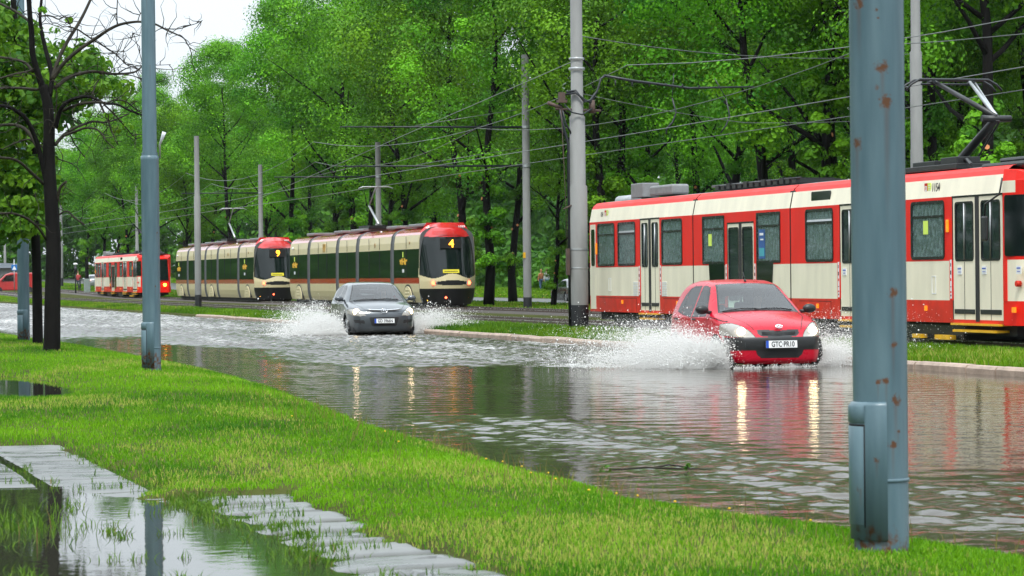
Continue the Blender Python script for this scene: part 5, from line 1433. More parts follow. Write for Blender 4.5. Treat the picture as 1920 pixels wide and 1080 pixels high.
def linden(seed, H_, wid, low, nc=190, per=230, size=.135):
    rg = np.random.default_rng(seed); mb = MB()
    r0 = .20 * rg.uniform(.85, 1.15); lean = rg.normal(0, .035, 2)
    P = [np.array([0, 0, -.3])]; Rr = [r0 * 1.25]
    nseg = 9
    for k in range(1, nseg + 1):
        z = H_ * .82 * k / nseg
        P.append(np.array([lean[0] * z + .18 * math.sin(z * .5 + seed), lean[1] * z + .15 * math.cos(z * .6 + seed), z])); Rr.append(r0 * (1 - .82 * k / nseg))
    mb.tube(P, Rr, 9)
    ends = []
    for k in range(15):
        z = rg.uniform(.22, .75) * H_; a = k * 2.4 + rg.uniform(-.4, .4)
        i = z / (H_ * .82) * nseg; p = P[int(i)] + (P[min(int(i) + 1, nseg)] - P[int(i)]) * (i % 1)
        L_ = wid * rg.uniform(.55, .95) * (1.1 - .5 * z / H_)
        Q = limb(mb, p, (math.cos(a), math.sin(a), rg.uniform(.5, 1.1)), L_ * 1.3, .11 * (1.1 - z / H_), rg)
        ends += Q[2:]
    for k in range(5):                             # stubs where branches were sawn off
        z = rg.uniform(1.8, 6); a = rg.uniform(0, 6.28); i = int(z / (H_ * .82) * nseg)
        pp = P[i] + (P[i + 1] - P[i]) * ((z / (H_ * .82) * nseg) % 1); rr_ = Rr[i]
        e_ = pp + np.array([math.cos(a), math.sin(a), .15]) * (rr_ + .05)
        mb.tube([pp, e_], [.09, .075], 7, 0)
        mb.tube([e_, e_ + (e_ - pp) * .05], [.07, .07], 7, 1)
    tr_me = mb
    C = []
    for k in range(nc):
        z = low + (H_ - low) * rg.beta(1.5, 1.25); f = (z - low) / (H_ - low)
        rad = wid * (math.sin(math.pi * min(1, f * .86 + .14)) ** .6) * (.80 + .42 * math.sin(3 * seed + 5 * f * 3.1) * .4)
        a = rg.uniform(0, 6.283); rad *= .78 + .5 * float(vn(np.array(a * 1.6 + seed), np.array(z * .38), seed))
        q = math.sqrt(rg.uniform(.45, 1)); C.append((math.cos(a) * rad * q + lean[0] * z, math.sin(a) * rad * q + lean[1] * z, z))
    for e_ in ends: C.append(tuple(e_ + rg.normal(0, .4, 3)))
    for k in range(26):                              # epicormic sprays on the stem
        z = rg.uniform(1.6, 7); i = int(z / (H_ * .82) * nseg); a = rg.uniform(0, 6.28); C.append(tuple(P[i] + np.array([math.cos(a) * .5, math.sin(a) * .5, z - P[i][2]])))
    C = np.array(C); S = rg.uniform(.7, 1.55, len(C)) * np.clip(wid / 4, .8, 1.2)
    S[-26:] *= .34
    # open up gaps between bunches
    keep = np.array([float(vn(np.array(c[0] * .55 + seed * 3), np.array(c[2] * .5 + c[1] * .4), 3)) for c in C]) > .36
    C, S = C[keep], S[keep]
    V, F, T = leaf_cloud(C, S, per, size, rg)
    return tr_me, np_mesh('crown', V, F, [m_leaf], None, False, {'tint': T})
VARS = []
for i, (H_, wid, low) in enumerate(((20.5, 4.3, 8.2), (19.0, 4.8, 7.2), (21.5, 4.0, 9.0), (18.5, 4.5, 7.6), (20, 5.0, 8.6), (21, 4.4, 6.6))):
    VARS.append(linden(100 + i, H_, wid, low))
TRUNKS = []
def big_tree(i, X, Y, label, grp, sc=1., rz=0.):
    tmb, cme = VARS[i]
    e_ = empty('linden_tree', (X, Y, float(terrain(np.array(X), np.array(Y)))), rz, label, 'tree', grp); e_.scale = (sc, sc, sc)
    if len(TRUNKS) <= i: TRUNKS.extend([None] * (i + 1 - len(TRUNKS)))
    if TRUNKS[i] is None:
        o = tmb.build('trunk', [m_bark, m_cut], e_, fix=False); TRUNKS[i] = o.data
    else: link('trunk', TRUNKS[i], e_)
    link('crown', cme, e_)
    return e_
rt = random.Random(12)
def XY(px, X):
    a = R(15.31) + math.atan((px - 960) / 5333.0); return X, X / math.tan(a)
NAMED = [(915, 32.4, 'tree whose dark trunk stands just right of the number 4 tram'), (870, 34.5, 'tree with a trunk behind the front end of the number 4 tram'), (770, 33.5, 'tree with two-stemmed trunk over the front half of the number 4 tram'),
    (735, 36.5, 'tree with orange saw cuts on its trunk over the middle of the number 4 tram'), (662, 33.0, 'tree with trunk over the middle sections of the number 4 tram'), (622, 35.5, 'tree with thick forked trunk over the rear half of the number 4 tram'),
    (553, 33.5, 'tree with trunk rising from the gap between the trams numbered 4 and 9'), (440, 34.0, 'tree with trunk over the middle of the number 9 tram'), (395, 36.5, 'tree with trunk just right of the slim pole in front of the number 9 tram'),
    (345, 34.0, 'tree with trunk over the rear of the number 9 tram'), (1130, 33.5, 'tree with trunk just right of the stout stepped pole'), (1157, 36.0, 'tree behind the rear roof boxes of the large tram'),
    (1300, 39.0, 'tree set back behind the middle of the large tram'), (1440, 33.5, 'tree with dark forked trunk above the centre section of the large tram'), (1535, 34.0, 'tree with the thickest straight trunk left of the big near lamp post'),
    (1640, 38.5, 'tree whose trunk is hidden by the big near lamp post'), (1755, 36.0, 'tree behind the pantograph of the large tram'), (1880, 33.5, 'tree with orange saw cuts right of the pantograph'), (1990, 36, 'tree at the right edge of the picture beyond the large tram'),
    (300, 33.5, 'tree behind the blue grey lamp post with rusted foot'), (245, 34.5, 'tree over the rear half of the small far tram'), (190, 33.0, 'tree beside the rear of the small far tram'), (165, 35, 'far tree with twin dark trunk left of the small far tram'),
    (1036, 34.0, 'tree with slim leaning stem between the yellow tagged pole and the stout stepped pole')]
for i, (px, X, lab) in enumerate(NAMED):
    X, Y = XY(px, X)
    big_tree(i % 6, X, Y, lab, 'row of tall green trees behind the tram tracks', (.55 if px == 1036 else rt.uniform(.92, 1.10)) if px > 350 else rt.uniform(.86, .98), rt.uniform(0, 6.28))
for k, px in enumerate((1100, 962, 815, 700, 585, 500, 1210, 1365, 1490, 1590, 1700, 1820, 270, 220, 1930)):
    X, Y = XY(px, 37.0 + (k % 3) * 1.2)
    big_tree((k * 5 + 2) % 6, X, Y, 'tall green tree in the second rank behind the tracks, stem mostly hidden by nearer trees', 'second rank of trees behind the tram tracks', rt.uniform(.85, 1.0), rt.uniform(0, 6.28))
for k in range(15):
    Y = 95 + k * 21 + rt.uniform(-4, 4)
    big_tree((k * 3 + 1) % 6, 55.5 + rt.uniform(-1, 5) + (12 if k in (4, 5, 6) else 0), Y, 'green tree standing beyond the second road, behind the first rows of trees', 'trees beyond the second road', rt.uniform(.85, 1.08), rt.uniform(0, 6.28))
# far wood
rg = np.random.default_rng(55)
n1 = 3000; Y = rg.uniform(70, 460, n1); X = 76 + rg.uniform(-2, 16, n1) + 3 * np.sin(Y * .11); z = 19 * rg.random(n1) ** .9 * (.8 + .4 * fbm(Y * .06, X * .1, 4)) + .5
n2 = 4200; X2 = rg.uniform(-60, 140, n2); Y2 = 440 + rg.uniform(-12, 25, n2); z2 = 21 * rg.random(n2) ** .9 * (.75 + .5 * fbm(X2 * .08, Y2 * .05, 6)) + .8
n4 = 3000; Y4 = rg.uniform(0, 640, n4); X4 = -11 + rg.uniform(-9, 1.5, n4); z4 = 11 * rg.random(n4) ** .9 * (.8 + .4 * fbm(Y4 * .07, X4 * .1, 14)) + .6
n5 = 500; X5 = rg.uniform(-25, 80, n5); Y5 = -45 + rg.uniform(-8, 4, n5); z5 = 15 * rg.random(n5) ** .9 * (.7 + .5 * fbm(X5 * .08, Y5 * .05, 16)) + .5
n3 = 500; Y3 = rg.uniform(205, 300, n3); X3 = 72 + rg.normal(0, 1.6, n3); z3 = .3 + 3.2 * rg.random(n3)
C = np.concatenate([np.stack([X, Y, z], 1), np.stack([X2, Y2, z2], 1), np.stack([X3, Y3, z3], 1)])
C2 = np.concatenate([np.stack([X4, Y4, z4], 1), np.stack([X5, Y5, z5], 1)])
V, F, T = leaf_cloud(C, rg.uniform(1.2, 2.5, len(C)), 46, .80, rg)
wd = link('far_wood', np_mesh('far_wood', V, F, [m_wood], None, False, {'tint': T})); tag(wd, 'dense far-off wood closing the view behind the trees', 'wood', kind='stuff')

V, F, T = leaf_cloud(C2, rg.uniform(1.1, 2.2, len(C2)), 40, .62, rg)
wd = link('roadside_wood', np_mesh('roadside_wood', V, F, [m_wood], None, False, {'tint': T})); tag(wd, 'trees on the near side of the street, mirrored in the tram windows', 'wood', kind='stuff')

# left foreground: bare tree and leafy maple ----------------------------------
BX, BY = 5.92, 55.3
def trace(mb, pts, w0, w1, dep, rg, m=0, d0=0.):
    """branch through picture points, at its own wandering distance"""
    n_ = len(pts); P = []; Rr = []
    for i, (a, b) in enumerate(pts):
        t = i / max(1, n_ - 1); P.append(atY(a, b, BY + d0 + dep * t)); Rr.append((w0 + (w1 - w0) * t) * 55.5 / 5333 / 2)
    # smooth
    Q = [];
    for i in range(n_ - 1):
        p0, p1, p2, p3 = P[max(i - 1, 0)], P[i], P[i + 1], P[min(i + 2, n_ - 1)]
        for k in range(4):
            t = k / 4; Q.append((.5 * (2 * p1 + (p2 - p0) * t + (2 * p0 - 5 * p1 + 4 * p2 - p3) * t * t + (3 * p1 - p0 - 3 * p2 + p3) * t ** 3), Rr[i] + (Rr[i + 1] - Rr[i]) * t))
    Q.append((P[-1], Rr[-1]))
    mb.tube([q[0] for q in Q], [max(q[1], .006) for q in Q], 7, m)
    return [q[0] for q in Q]
bt = empty('bare_tree', (0, 0, 0), 0, 'nearly leafless tree with dark trunk and spreading bare branches at left', 'tree')
rg = np.random.default_rng(8)
mb = MB()
trace(mb, [(95, 672), (97, 640), (98, 560), (100, 470), (97, 400), (93, 340), (91, 290), (92, 240), (89, 195), (80, 160)], 34, 18, 0, rg)
mb.build('trunk', m_bark, bt, fix=False)
BR = [([(82, 170), (70, 135), (61, 100), (59, 60), (56, 30), (52, -30)], 13, 9, -.4), ([(93, 180), (97, 140), (86, 95), (78, 60), (75, 30), (80, -20)], 10, 5, .6),
    ([(97, 150), (110, 110), (128, 75), (145, 48), (160, 20), (176, -15)], 8, 5, .9), ([(98, 150), (120, 118), (150, 92), (180, 72), (200, 58), (222, 47), (245, 42), (265, 41), (290, 45), (310, 55), (330, 64), (345, 72), (355, 88), (368, 97)], 8, 1.5, -1.4),
    ([(310, 54), (335, 54), (355, 48), (368, 44), (380, 38)], 2.2, 1.2, -.4), ([(220, 48), (219, 25), (221, -10)], 2.6, 1.8, .2), ([(258, 41), (262, 28), (268, 20)], 2.2, 1.2, .1),
    ([(103, 165), (130, 145), (155, 137), (175, 134), (205, 138), (232, 138), (255, 134), (268, 122)], 8, 3, 1.2), ([(228, 138), (248, 142), (268, 148)], 2.5, 1.2, .2), ([(222, 137), (240, 127), (265, 123), (300, 122), (320, 121)], 2.4, 1.0, -.5),
    ([(128, 50), (145, 55), (160, 65), (175, 75), (200, 90), (215, 100), (228, 112), (235, 120), (250, 126)], 3.4, 1.6, .8), ([(75, 30), (95, 30), (110, 36), (122, 31), (131, 45), (134, 60)], 3.2, 1.6, -.8),
    ([(104, 240), (112, 210), (122, 195), (140, 185), (165, 181), (185, 188), (197, 194), (220, 196), (245, 208), (268, 216)], 9, 3, -1.0), ([(116, 208), (135, 200), (155, 194), (180, 192), (197, 193)], 6, 5, -.8),
    ([(188, 195), (195, 210), (203, 228), (210, 248), (221, 271)], 4.5, 2, -.7), ([(195, 196), (215, 215), (235, 238), (245, 250), (256, 262)], 3.5, 1.4, .6), ([(197, 194), (215, 187), (230, 179)], 3.4, 2, .3), ([(214, 187), (235, 190), (255, 205), (268, 213)], 3.2, 2, .5),
    ([(103, 272), (118, 255), (135, 243), (155, 234), (175, 228), (200, 229), (222, 222), (242, 213)], 7, 2, .8), ([(118, 255), (140, 247), (160, 240), (180, 242), (192, 252), (200, 265), (216, 279)], 5.5, 1.6, -.9), ([(124, 231), (130, 248), (140, 270), (160, 296)], 2.8, 2, .3),
    ([(85, 335), (70, 270), (50, 225), (30, 208), (15, 200), (-15, 197)], 10, 6, -.8), ([(75, 285), (55, 250), (35, 236), (12, 234), (-15, 237)], 8, 5, .9), ([(82, 345), (60, 325), (30, 300), (-10, 295)], 6.5, 4.5, -1.2),
    ([(87, 450), (70, 425), (45, 407), (20, 400), (-10, 401)], 5, 4, -1.0), ([(62, 135), (50, 120), (30, 112), (-10, 106)], 6, 4.5, .6), ([(70, 125), (52, 134), (30, 138), (-10, 150)], 4.2, 3, -.6), ([(72, 168), (35, 165), (-10, 165)], 5, 5, 1.0),
    ([(55, 40), (30, 22), (-10, 2)], 5.5, 4.5, .8), ([(106, 378), (113, 352), (125, 340)], 7, 4, -.2), ([(109, 404), (125, 396), (140, 408), (158, 421)], 3.2, 3.4, -.3), ([(108, 298), (130, 305), (146, 315)], 2.4, 1.6, .2),
    ([(88, 340), (85, 300), (92, 250), (104, 220), (106, 160), (100, 150)], 2.6, 1.6, -.25), ([(268, 124), (262, 100), (250, 62), (248, 70)], 1.6, 1.2, .3), ([(145, 55), (144, 75), (135, 105), (133, 130)], 2.2, 1.2, .5), ([(180, 75), (190, 82), (205, 95), (222, 100)], 1.8, 1.0, .7),
    ([(90, 285), (60, 262), (30, 268), (5, 280)], 3.6, 2.4, .5), ([(170, 182), (178, 165), (184, 150)], 2, 1.2, .3)]
for pts, w0, w1, dep in BR:
    mb = MB(); P = trace(mb, pts, w0 * 1.0, w1, dep, rg)
    L_ = len(P)
    for k in range(max(3, L_ // 2)):                 # side twigs
        i = int(rg.integers(L_ // 4, L_)); q = Vector(rg.normal(0, 1, 3)); q.y *= .7; q.z = q.z * .6 + .1
        limb(mb, P[i], tuple(q), rg.uniform(.2, 1.0), .0095, rg, 6, 0, 1.0, -.02, 4)
    mb.build('branch', m_bark2 if w0 < 9 else m_bark, bt, fix=False)
C = np.array([atY(a, b, BY + d) for a, b, d in ((132, 38, .3), (80, 15, 0), (101, 55, .2), (66, 55, 0), (163, 212, .2), (240, 235, .3), (205, 215, -.3), (150, 150, .4), (125, 130, .3), (216, 240, .3), (36, 375, -.4))])
for c_ in C:
    V, F, T = leaf_cloud(c_[None], np.array([.12]), 14, .11, rg, tint_c=np.array([.85])); link('leaf_tuft', np_mesh('leaf_tuft', V, F, [m_leafd], None, False, {'tint': T}), bt)

mp_ = empty('maple_tree', (0, 0, 0), 0, 'leafy dark green tree standing behind the bare tree at left', 'tree')
BY_ = BY; BY = 61.0
mb = MB(); trace(mb, [(71, 660), (70, 600), (69, 520), (66, 440), (60, 360), (62, 280), (45, 180), (30, 60), (20, -60)], 23, 11, 0, rg)
for pts, w0, w1, dep in (([(64, 400), (20, 330), (-40, 280)], 7, 4, .8), ([(62, 300), (110, 220), (150, 150)], 6, 3, .8), ([(50, 220), (0, 120), (-40, 60)], 6, 3, -.8), ([(55, 250), (120, 200), (190, 130)], 5, 2, 1.5)): trace(mb, pts, w0, w1, dep, rg)
mb.build('trunk', m_bark, mp_, fix=False)
C = []
reg = [(20, 90, 60, 60, 70), (130, 120, 55, 45, 60), (175, 140, 35, 35, 28), (30, 200, 70, 60, 95), (120, 190, 50, 40, 40), (30, 300, 60, 50, 70), (20, 390, 55, 38, 60), (-60, 200, 60, 190, 120), (75, 350, 30, 70, 34), (225, 160, 18, 12, 6), (70, 150, 60, 50, 40), (25, 420, 50, 18, 30), (95, 425, 16, 12, 7), (-20, 30, 50, 50, 40), (5, 120, 40, 40, 30)]
for cx, cy, rx, ry, n_ in reg:
    for k in range(int(n_ * (1.25 if cx < 40 else .85))):
        a = rg.uniform(0, 6.283); q = math.sqrt(rg.random()); C.append(atY(cx + rx * q * math.cos(a), cy + ry * q * math.sin(a), BY + rg.normal(0, 1.1)))
C = np.array(C); V, F, T = leaf_cloud(C, rg.uniform(.18, .46, len(C)), 18, .16, rg, .5, None, .4)
link('crown', np_mesh('crown', V, F, [m_leafd], None, False, {'tint': T}), mp_)
BY = BY_
HAZE = True
# ================================================================ people
m_shirt_g = mat('green_shirt', (.02, .30, .12), .8)
m_jacket = mat('brown_jacket', (.33, .14, .06), .8, var=.2)
m_whitej = mat('white_jacket', (.66, .68, .68), .75)
m_jeans = mat('blue_jeans', (.05, .10, .18), .85, var=.25)
m_darkcl = mat('dark_clothing', (.035, .045, .06), .85)
m_bluecl = mat('blue_clothing', (.10, .22, .35), .85)
m_redcl = mat('red_clothing', (.4, .05, .05), .8)
m_shoe = mat('dark_shoes', (.02, .02, .02), .6)
m_eye = mat('eye_dark', (.02, .015, .01), .3)
def head_bits(o, x, y, z, hair, long=False, face=-1):
    """hair cap plus eyes for a head centred there; face=-1 looks towards -y"""
    mb = MB(); mb.ball((x, y - face * .018, z + .028), (.083, .098, .098), 0, 16, 10)
    if long: mb.ball((x, y - face * .065, z - .06), (.085, .05, .16), 0, 12, 8)
    mb.build('hair', hair, o)
    if face:
        mb = MB()
        for s in (-1, 1): mb.ball((x + s * .032, y + face * .086, z + .0), (.012, .008, .008), 0, 8, 5)
        mb.build('eyes', m_eye, o)
def body_joints(x, y, z, sit, fy=-1., arms='wheel'):
    """joints of a figure whose hips are at (x,y,z)"""
    V = [(x, y, z, (.135, .10)), (x, y - fy * .05, z + .20, (.125, .10)), (x, y - fy * .09, z + .40, (.145, .10)), (x, y - fy * .09, z + .50, (.075, .065)), (x, y - fy * .075, z + .58, (.052, .055)),
         (x, y - fy * .055, z + .645, (.068, .078)), (x, y - fy * .055, z + .73, (.077, .094)), (x, y - fy * .06, z + .79, (.06, .07))]
    E = [(0, 1), (1, 2), (2, 3), (3, 4), (4, 5), (5, 6), (6, 7)]
    def add(p, q):
        V.append(p); E.append((q, len(V) - 1)); return len(V) - 1
    nz = add((x, y + fy * .038, z + .685, (.016, .02)), 5)       # nose
    hands = []
    for s in (-1, 1):
        sh = add((x + s * .17, y - fy * .09, z + .44, .062), 2)
        if arms == 'wheel':
            e1 = add((x + s * .24, y + fy * .10, z + .22, .045), sh); w = add((x + s * .15, y + fy * .36, z + .30, .032), e1)
            hd = (x + s * .14, y + fy * .42, z + .32)
        elif arms == 'lap':
            e1 = add((x + s * .22, y + fy * .02, z + .17, .045), sh); w = add((x + s * .10, y + fy * .24, z + .10, .032), e1); hd = (x + s * .08, y + fy * .31, z + .10)
        else:
            sw = arms * s
            e1 = add((x + s * .22, y + .04 * sw - .01, z + .19, .044), sh); w = add((x + s * .23, y + .13 * sw, z - .05, .030), e1); hd = (x + s * .23, y + .16 * sw, z - .12)
        h = add((hd[0], hd[1], hd[2], .030), w); hands.append(h)
        d = Vector(hd) - Vector(V[w][:3]); d.normalize(); sd = d.orthogonal().normalized(); u2 = d.cross(sd)
        for q, L_ in zip((-1.5, -.5, .5, 1.5), (.060, .072, .068, .052)):
            b = Vector(hd) + sd * q * .017 + d * .02; k = add((b.x, b.y, b.z, .0085), h); m_ = b + d * L_ * .6 - u2 * .012; k = add((m_.x, m_.y, m_.z, .008), k); t_ = b + d * L_ - u2 * .034; add((t_.x, t_.y, t_.z, .007), k)
        b = Vector(hd) + sd * .032 - d * .01; k = add((b.x, b.y, b.z, .010), h); t_ = b + sd * .018 + d * .035 - u2 * .02; add((t_.x, t_.y, t_.z, .008), k)
    return V, E, hands
def leg_joints(x, y, z, mode, fy, sw=.0):
    V = [(x, y, z + .04, (.145, .115))]; E = []
    for s in (-1, 1):
        k = len(V)
        V.append((x + s * .085, y, z - .04, .092)); E.append((0, k))
        if mode == 'sit':
            V += [(x + s * .11, y + fy * .42, z + .03, .068), (x + s * .11, y + fy * .52, z - .36, .048)]
        else:
            V += [(x + s * .09, y + sw * s * .10 + fy * .03, z - .44, .062), (x + s * .09, y + sw * s * .22, z - .82, .045)]
        E += [(k, k + 1), (k + 1, k + 2)]
    return V, E
def person(name, loc, label, top, bottom, hair, mode='sit', arms='wheel', rz=0., fy=-1., sw=0., long=False, scale=1., grp=None, bag=False):
    o = empty(name, loc, rz, label, 'person', grp); o.scale = (scale,) * 3
    V, E, hands = body_joints(0, 0, 0, mode == 'sit', fy, arms)
    skin_obj('body', V, E, m_skin, o, 2)
    head_bits(o, 0, -fy * .055, .735, hair, long, fy)
    # garment over torso and sleeves, slightly larger than the body
    TV = [(0, 0, -.06, (.165, .125)), (0, -fy * .05, .20, (.150, .120)), (0, -fy * .09, .40, (.165, .118)), (0, -fy * .088, .485, (.085, .078))]; TE = [(0, 1), (1, 2), (2, 3)]
    i = 9
    for s in (-1, 1):
        seq = []
        st = next(k for k in range(len(V)) if abs(V[k][0] - s * .17) < 1e-6 and abs(V[k][2] - .44) < 1e-6)
        for q in range(3):
            x_, y_, z_, r_ = V[st + q]; TV.append((x_, y_, z_, r_ + .014)); seq.append(len(TV) - 1)
        TE += [(2, seq[0]), (seq[0], seq[1]), (seq[1], seq[2])]
    skin_obj('jacket', TV, TE, top, o, 2)
    LV, LE = leg_joints(0, 0, 0, mode, fy, sw); skin_obj('trousers', LV, LE, bottom, o, 2)
    mb = MB()
    for s in (-1, 1):
        if mode == 'sit': mb.ball((s * .11, fy * .60, -.42), (.05, .13, .05), 0, 10, 6)
        else: mb.ball((s * .09, sw * s * .22 + fy * .05, -.885), (.048, .13, .045), 0, 10, 6)
    mb.build('shoes', m_shoe, o)
    if bag:
        mb = MB(); mb.ball((-.2, .05, .02), (.06, .10, .14), 0, 12, 8); mb.tube([(-.2, .05, .14), (-.1, .12, .38), (.1, .05, .46)], .015, 6); mb.build('shoulder_bag', m_redcl, o)
    return o
def in_car(car, x, y, z): return car.matrix_basis @ Vector((x, y, z))
bpy.context.view_layer.update()
person('person', in_car(red, .36, 2.08, .50), 'driver in dark top holding the wheel of the red hatchback', m_darkcl, m_jeans, m_hair, 'sit', 'wheel', 0, scale=.97)
person('person', in_car(grey, .36, 2.24, .50), 'driver in dark top at the wheel of the grey hatchback', m_darkcl, m_jeans, m_hair, 'sit', 'wheel', 0, scale=.97)
TX, TY = 21.68, 42.6
person('person', (TX - .78, TY + 4.25, 1.32), 'tram passenger in green top behind the misted window under the yellow note', m_shirt_g, m_darkcl, m_hairl, 'sit', 'lap', R(-8))
person('person', (TX - .78, TY + 9.75, 1.28), 'tram passenger with bare face looking out of the window over the red hatchback bonnet', m_darkcl, m_darkcl, m_hair, 'sit', 'lap', R(-12))
person('person', (TX - .74, TY + 15.9, 1.28), 'tram passenger in dark coat standing by the middle door', m_darkcl, m_darkcl, m_hair, 'sit', 'lap', R(200))
person('person', (TX - .78, TY + 22.0, 1.22), 'tram passenger in blue top behind the rear misted window', m_bluecl, m_darkcl, m_hairl, 'sit', 'lap', R(-8))
w1 = atY(1014, 530, 232); w2 = atY(1025, 530, 233)
def gz_(v): return float(terrain(np.array(v.x), np.array(v.y)))
person('person', (w1.x, w1.y, gz_(w1) + .93), 'pedestrian with long hair and brown jacket walking away on the far lawn', m_jacket, m_jeans, m_hairl, 'walk', .6, R(5), 1., .8, True, 1., 'pedestrians on the far lawn', True)
person('person', (w2.x, w2.y, gz_(w2) + .93), 'pedestrian with short hair and white jacket walking away on the far lawn', m_whitej, mat('light_jeans', (.16, .26, .36), .85), m_hair, 'walk', .5, R(-4), 1., -.8, False, 1.03, 'pedestrians on the far lawn')
# seats the passengers sit on, part of the tram
for y, z in ((4.35, .84), (9.65, .84), (22.1, .84), (23.6, .84), (18.5, .84)):
    mb = MB(); mb.box(-.98, -.55, y - .25, y + .2, z + .30, z + .40); mb.box(-.98, -.55, y + .2, y + .28, z + .35, z + .95); mb.box(-.85, -.7, y - .1, y + .1, z, z + .3)
    mb.build('passenger_seat', m_bluecl, TRAM, .03)
mb = MB()
for y in (13.4, 14.6, 6.3, 19.4): mb.tube([(-.7, y, .84), (-.7, y, 3.0)], .02, 6)
mb.tube([(-.95, 11.7, 2.15), (-.95, 12.9, 2.15)], .025, 6); mb.tube([(-.95, 15.1, 1.95), (-.95, 16.3, 1.95)], .025, 6)
mb.build('grab_rail', m_yel, TRAM)

# ================================================================ far left odds and ends
van = empty('delivery_van', (21.6, 253, .37), R(-92), 'red van crossing at the far left edge', 'van', 'distant traffic')
mb = MB(); prof = [(.0, .35), (.02, .75), (.25, .95), (.75, 1.08), (1.45, 1.72), (1.9, 1.86), (4.1, 1.84), (4.3, 1.6), (4.32, .4), (4.1, .3), (.3, .3)]
mb.prism(prof, -.85, .85); mb.build('body', m_vanred, van, .08)
for sd in (-1, 1):
    mb = MB(); mb.prism([(1.05, 1.10), (1.50, 1.62), (2.15, 1.66), (2.15, 1.10)], sd * .865, sd * .84); mb.build('side_window', m_cglassd, van)
mb = MB(); mb.quad((-.72, .80, 1.14), (-.66, 1.40, 1.68), (.66, 1.40, 1.68), (.72, .80, 1.14)); o = mb.build('windscreen', m_pglass, van); o.location = (0, -.03, .02)
for a in (.85, 3.5):
    for sd in (-1, 1):
        mb = MB(); mb.tube([(sd * .70, a, .31), (sd * .875, a, .31)], .31, 20); mb.build('wheel', m_rubber, van)
for sd in (-1, 1):
    mb = MB(); mb.ball((sd * .7, .08, .78), (.14, .08, .10)); mb.build('headlight', m_headw, van)
    mb = MB(); mb.ball((sd * .95, 1.25, 1.15), (.09, .06, .09)); mb.build('door_mirror', m_black, van)
mb = MB(); mb.box(.86, .90, .4, .55, .62, .74); mb.build('indicator', m_amblamp, van)
def at_base(px, Y, X=None):
    q = atY(px, 540, Y); return q.x, Y, float(terrain(np.array(q.x), np.array(Y)))
x, y, z = at_base(142, 236)
lp = empty('park_lamp', (x, y, z), 0, 'small park lamp with white globe right of the dark tree trunk', 'street lamp')
mb = MB(); mb.tube([(0, 0, 0), (0, 0, 2.3)], [.06, .04], 8); mb.tube([(0, 0, 1.75), (0, 0, 2.3)], .12, 8); mb.build('post', m_tar, lp)
mb = MB(); mb.ball((0, 0, 2.45), (.19, .19, .11), 0, 14, 8); mb.build('lamp_globe', m_white, lp)
x, y, z = at_base(27, 246)
cs_ = empty('crossing_sign', (x, y, z), 0, 'blue square crossing sign with white triangle behind the red van', 'sign')
mb = MB(); mb.tube([(0, 0, 0), (0, 0, 2.9)], .035, 8); mb.build('post', m_galv, cs_)
mb = MB(); mb.box(-.24, .24, -.05, -.03, 1.95, 2.43); mb.build('sign_panel', mat('sign_blue', (.01, .16, .50), .4), cs_)
mb = MB(); mb._add([(-.18, -.056, 2.0), (.18, -.056, 2.0), (0, -.056, 2.36)], [(0, 1, 2)]); mb.build('sign_triangle', m_white, cs_)
x, y, z = at_base(12, 300)
kk_ = empty('kiosk', (x, y, z), 0, 'grey roofed kiosk with white board behind the red van', 'kiosk')
mb = MB(); mb.box(-1.2, 1.6, 0, 2, 0, 2.0); mb.build('wall', m_tgrey, kk_)
mb = MB(); mb._add([(-1.5, -.4, 2.0), (1.9, -.4, 2.0), (1.9, 2.4, 2.0), (-1.5, 2.4, 2.0), (-1.0, .5, 2.55), (1.3, .5, 2.45), (1.3, 1.6, 2.45), (-1.0, 1.6, 2.55)], [(0, 1, 5, 4), (1, 2, 6, 5), (2, 3, 7, 6), (3, 0, 4, 7), (4, 5, 6, 7)]); mb.build('roof', mat('slate_roof', (.06, .075, .09), .5), kk_)
mb = MB(); mb.box(-1.5, -.7, -.45, -.40, 1.9, 2.5); mb.build('board', m_white, kk_)
x, y, z = at_base(164, 240)
gb = empty('switch_cabinet', (x, y, z), 0, 'grey green utility cabinet beside the twin trunk left of the far tram', 'cabinet')
mb = MB(); mb.box(-.24, .24, 0, .5, 0, 1.2); mb.build('housing', mat('cabinet_grey', (.25, .30, .28), .5), gb, .02)
mb = MB(); mb.box(-.21, -.01, -.02, 0, .08, 1.14); mb.box(.01, .21, -.02, 0, .08, 1.14); mb.build('door', mat('cabinet_door', (.22, .27, .25), .5), gb)
mb = MB(); mb.tube([(.2, .2, 1.2), (.2, .2, 1.55)], .05, 6); mb.build('vent_pipe', m_galv, gb)
x, y, z = at_base(149, 252)
bk = empty('bicycle', (x, y, z), R(75), 'bicycle ridden by a person in red beside the small park lamp', 'bicycle')
for sx in (-.52, .52):
    mb = MB(); mb.tube([(sx, .34 * math.cos(a), .34 + .34 * math.sin(a)) if 0 else (sx + .34 * math.cos(a), 0, .34 + .34 * math.sin(a)) for a in np.linspace(0, 6.2832, 25)], .022, 6, cap=False)
    for a in range(8): mb.tube([(sx, 0, .34), (sx + .33 * math.cos(a * .785), 0, .34 + .33 * math.sin(a * .785))], .004, 4)
    mb.build('wheel', m_rubber, bk)
mb = MB()
for a, b in (((-.52, .34), (-.2, .34)), ((-.2, .34), (-.32, .9)), ((-.52, .34), (-.28, .75)), ((-.28, .75), (.3, .82)), ((-.2, .34), (.32, .72)), ((.28, .95), (.52, .34))): mb.tube([(a[0], 0, a[1]), (b[0], 0, b[1])], .02, 6)
mb.tube([(.28, -.25, 1.0), (.26, 0, .98), (.28, .25, 1.0)], .015, 6); mb.ball((-.33, 0, .93), (.12, .07, .03)); mb.build('frame', m_darkcl, bk)
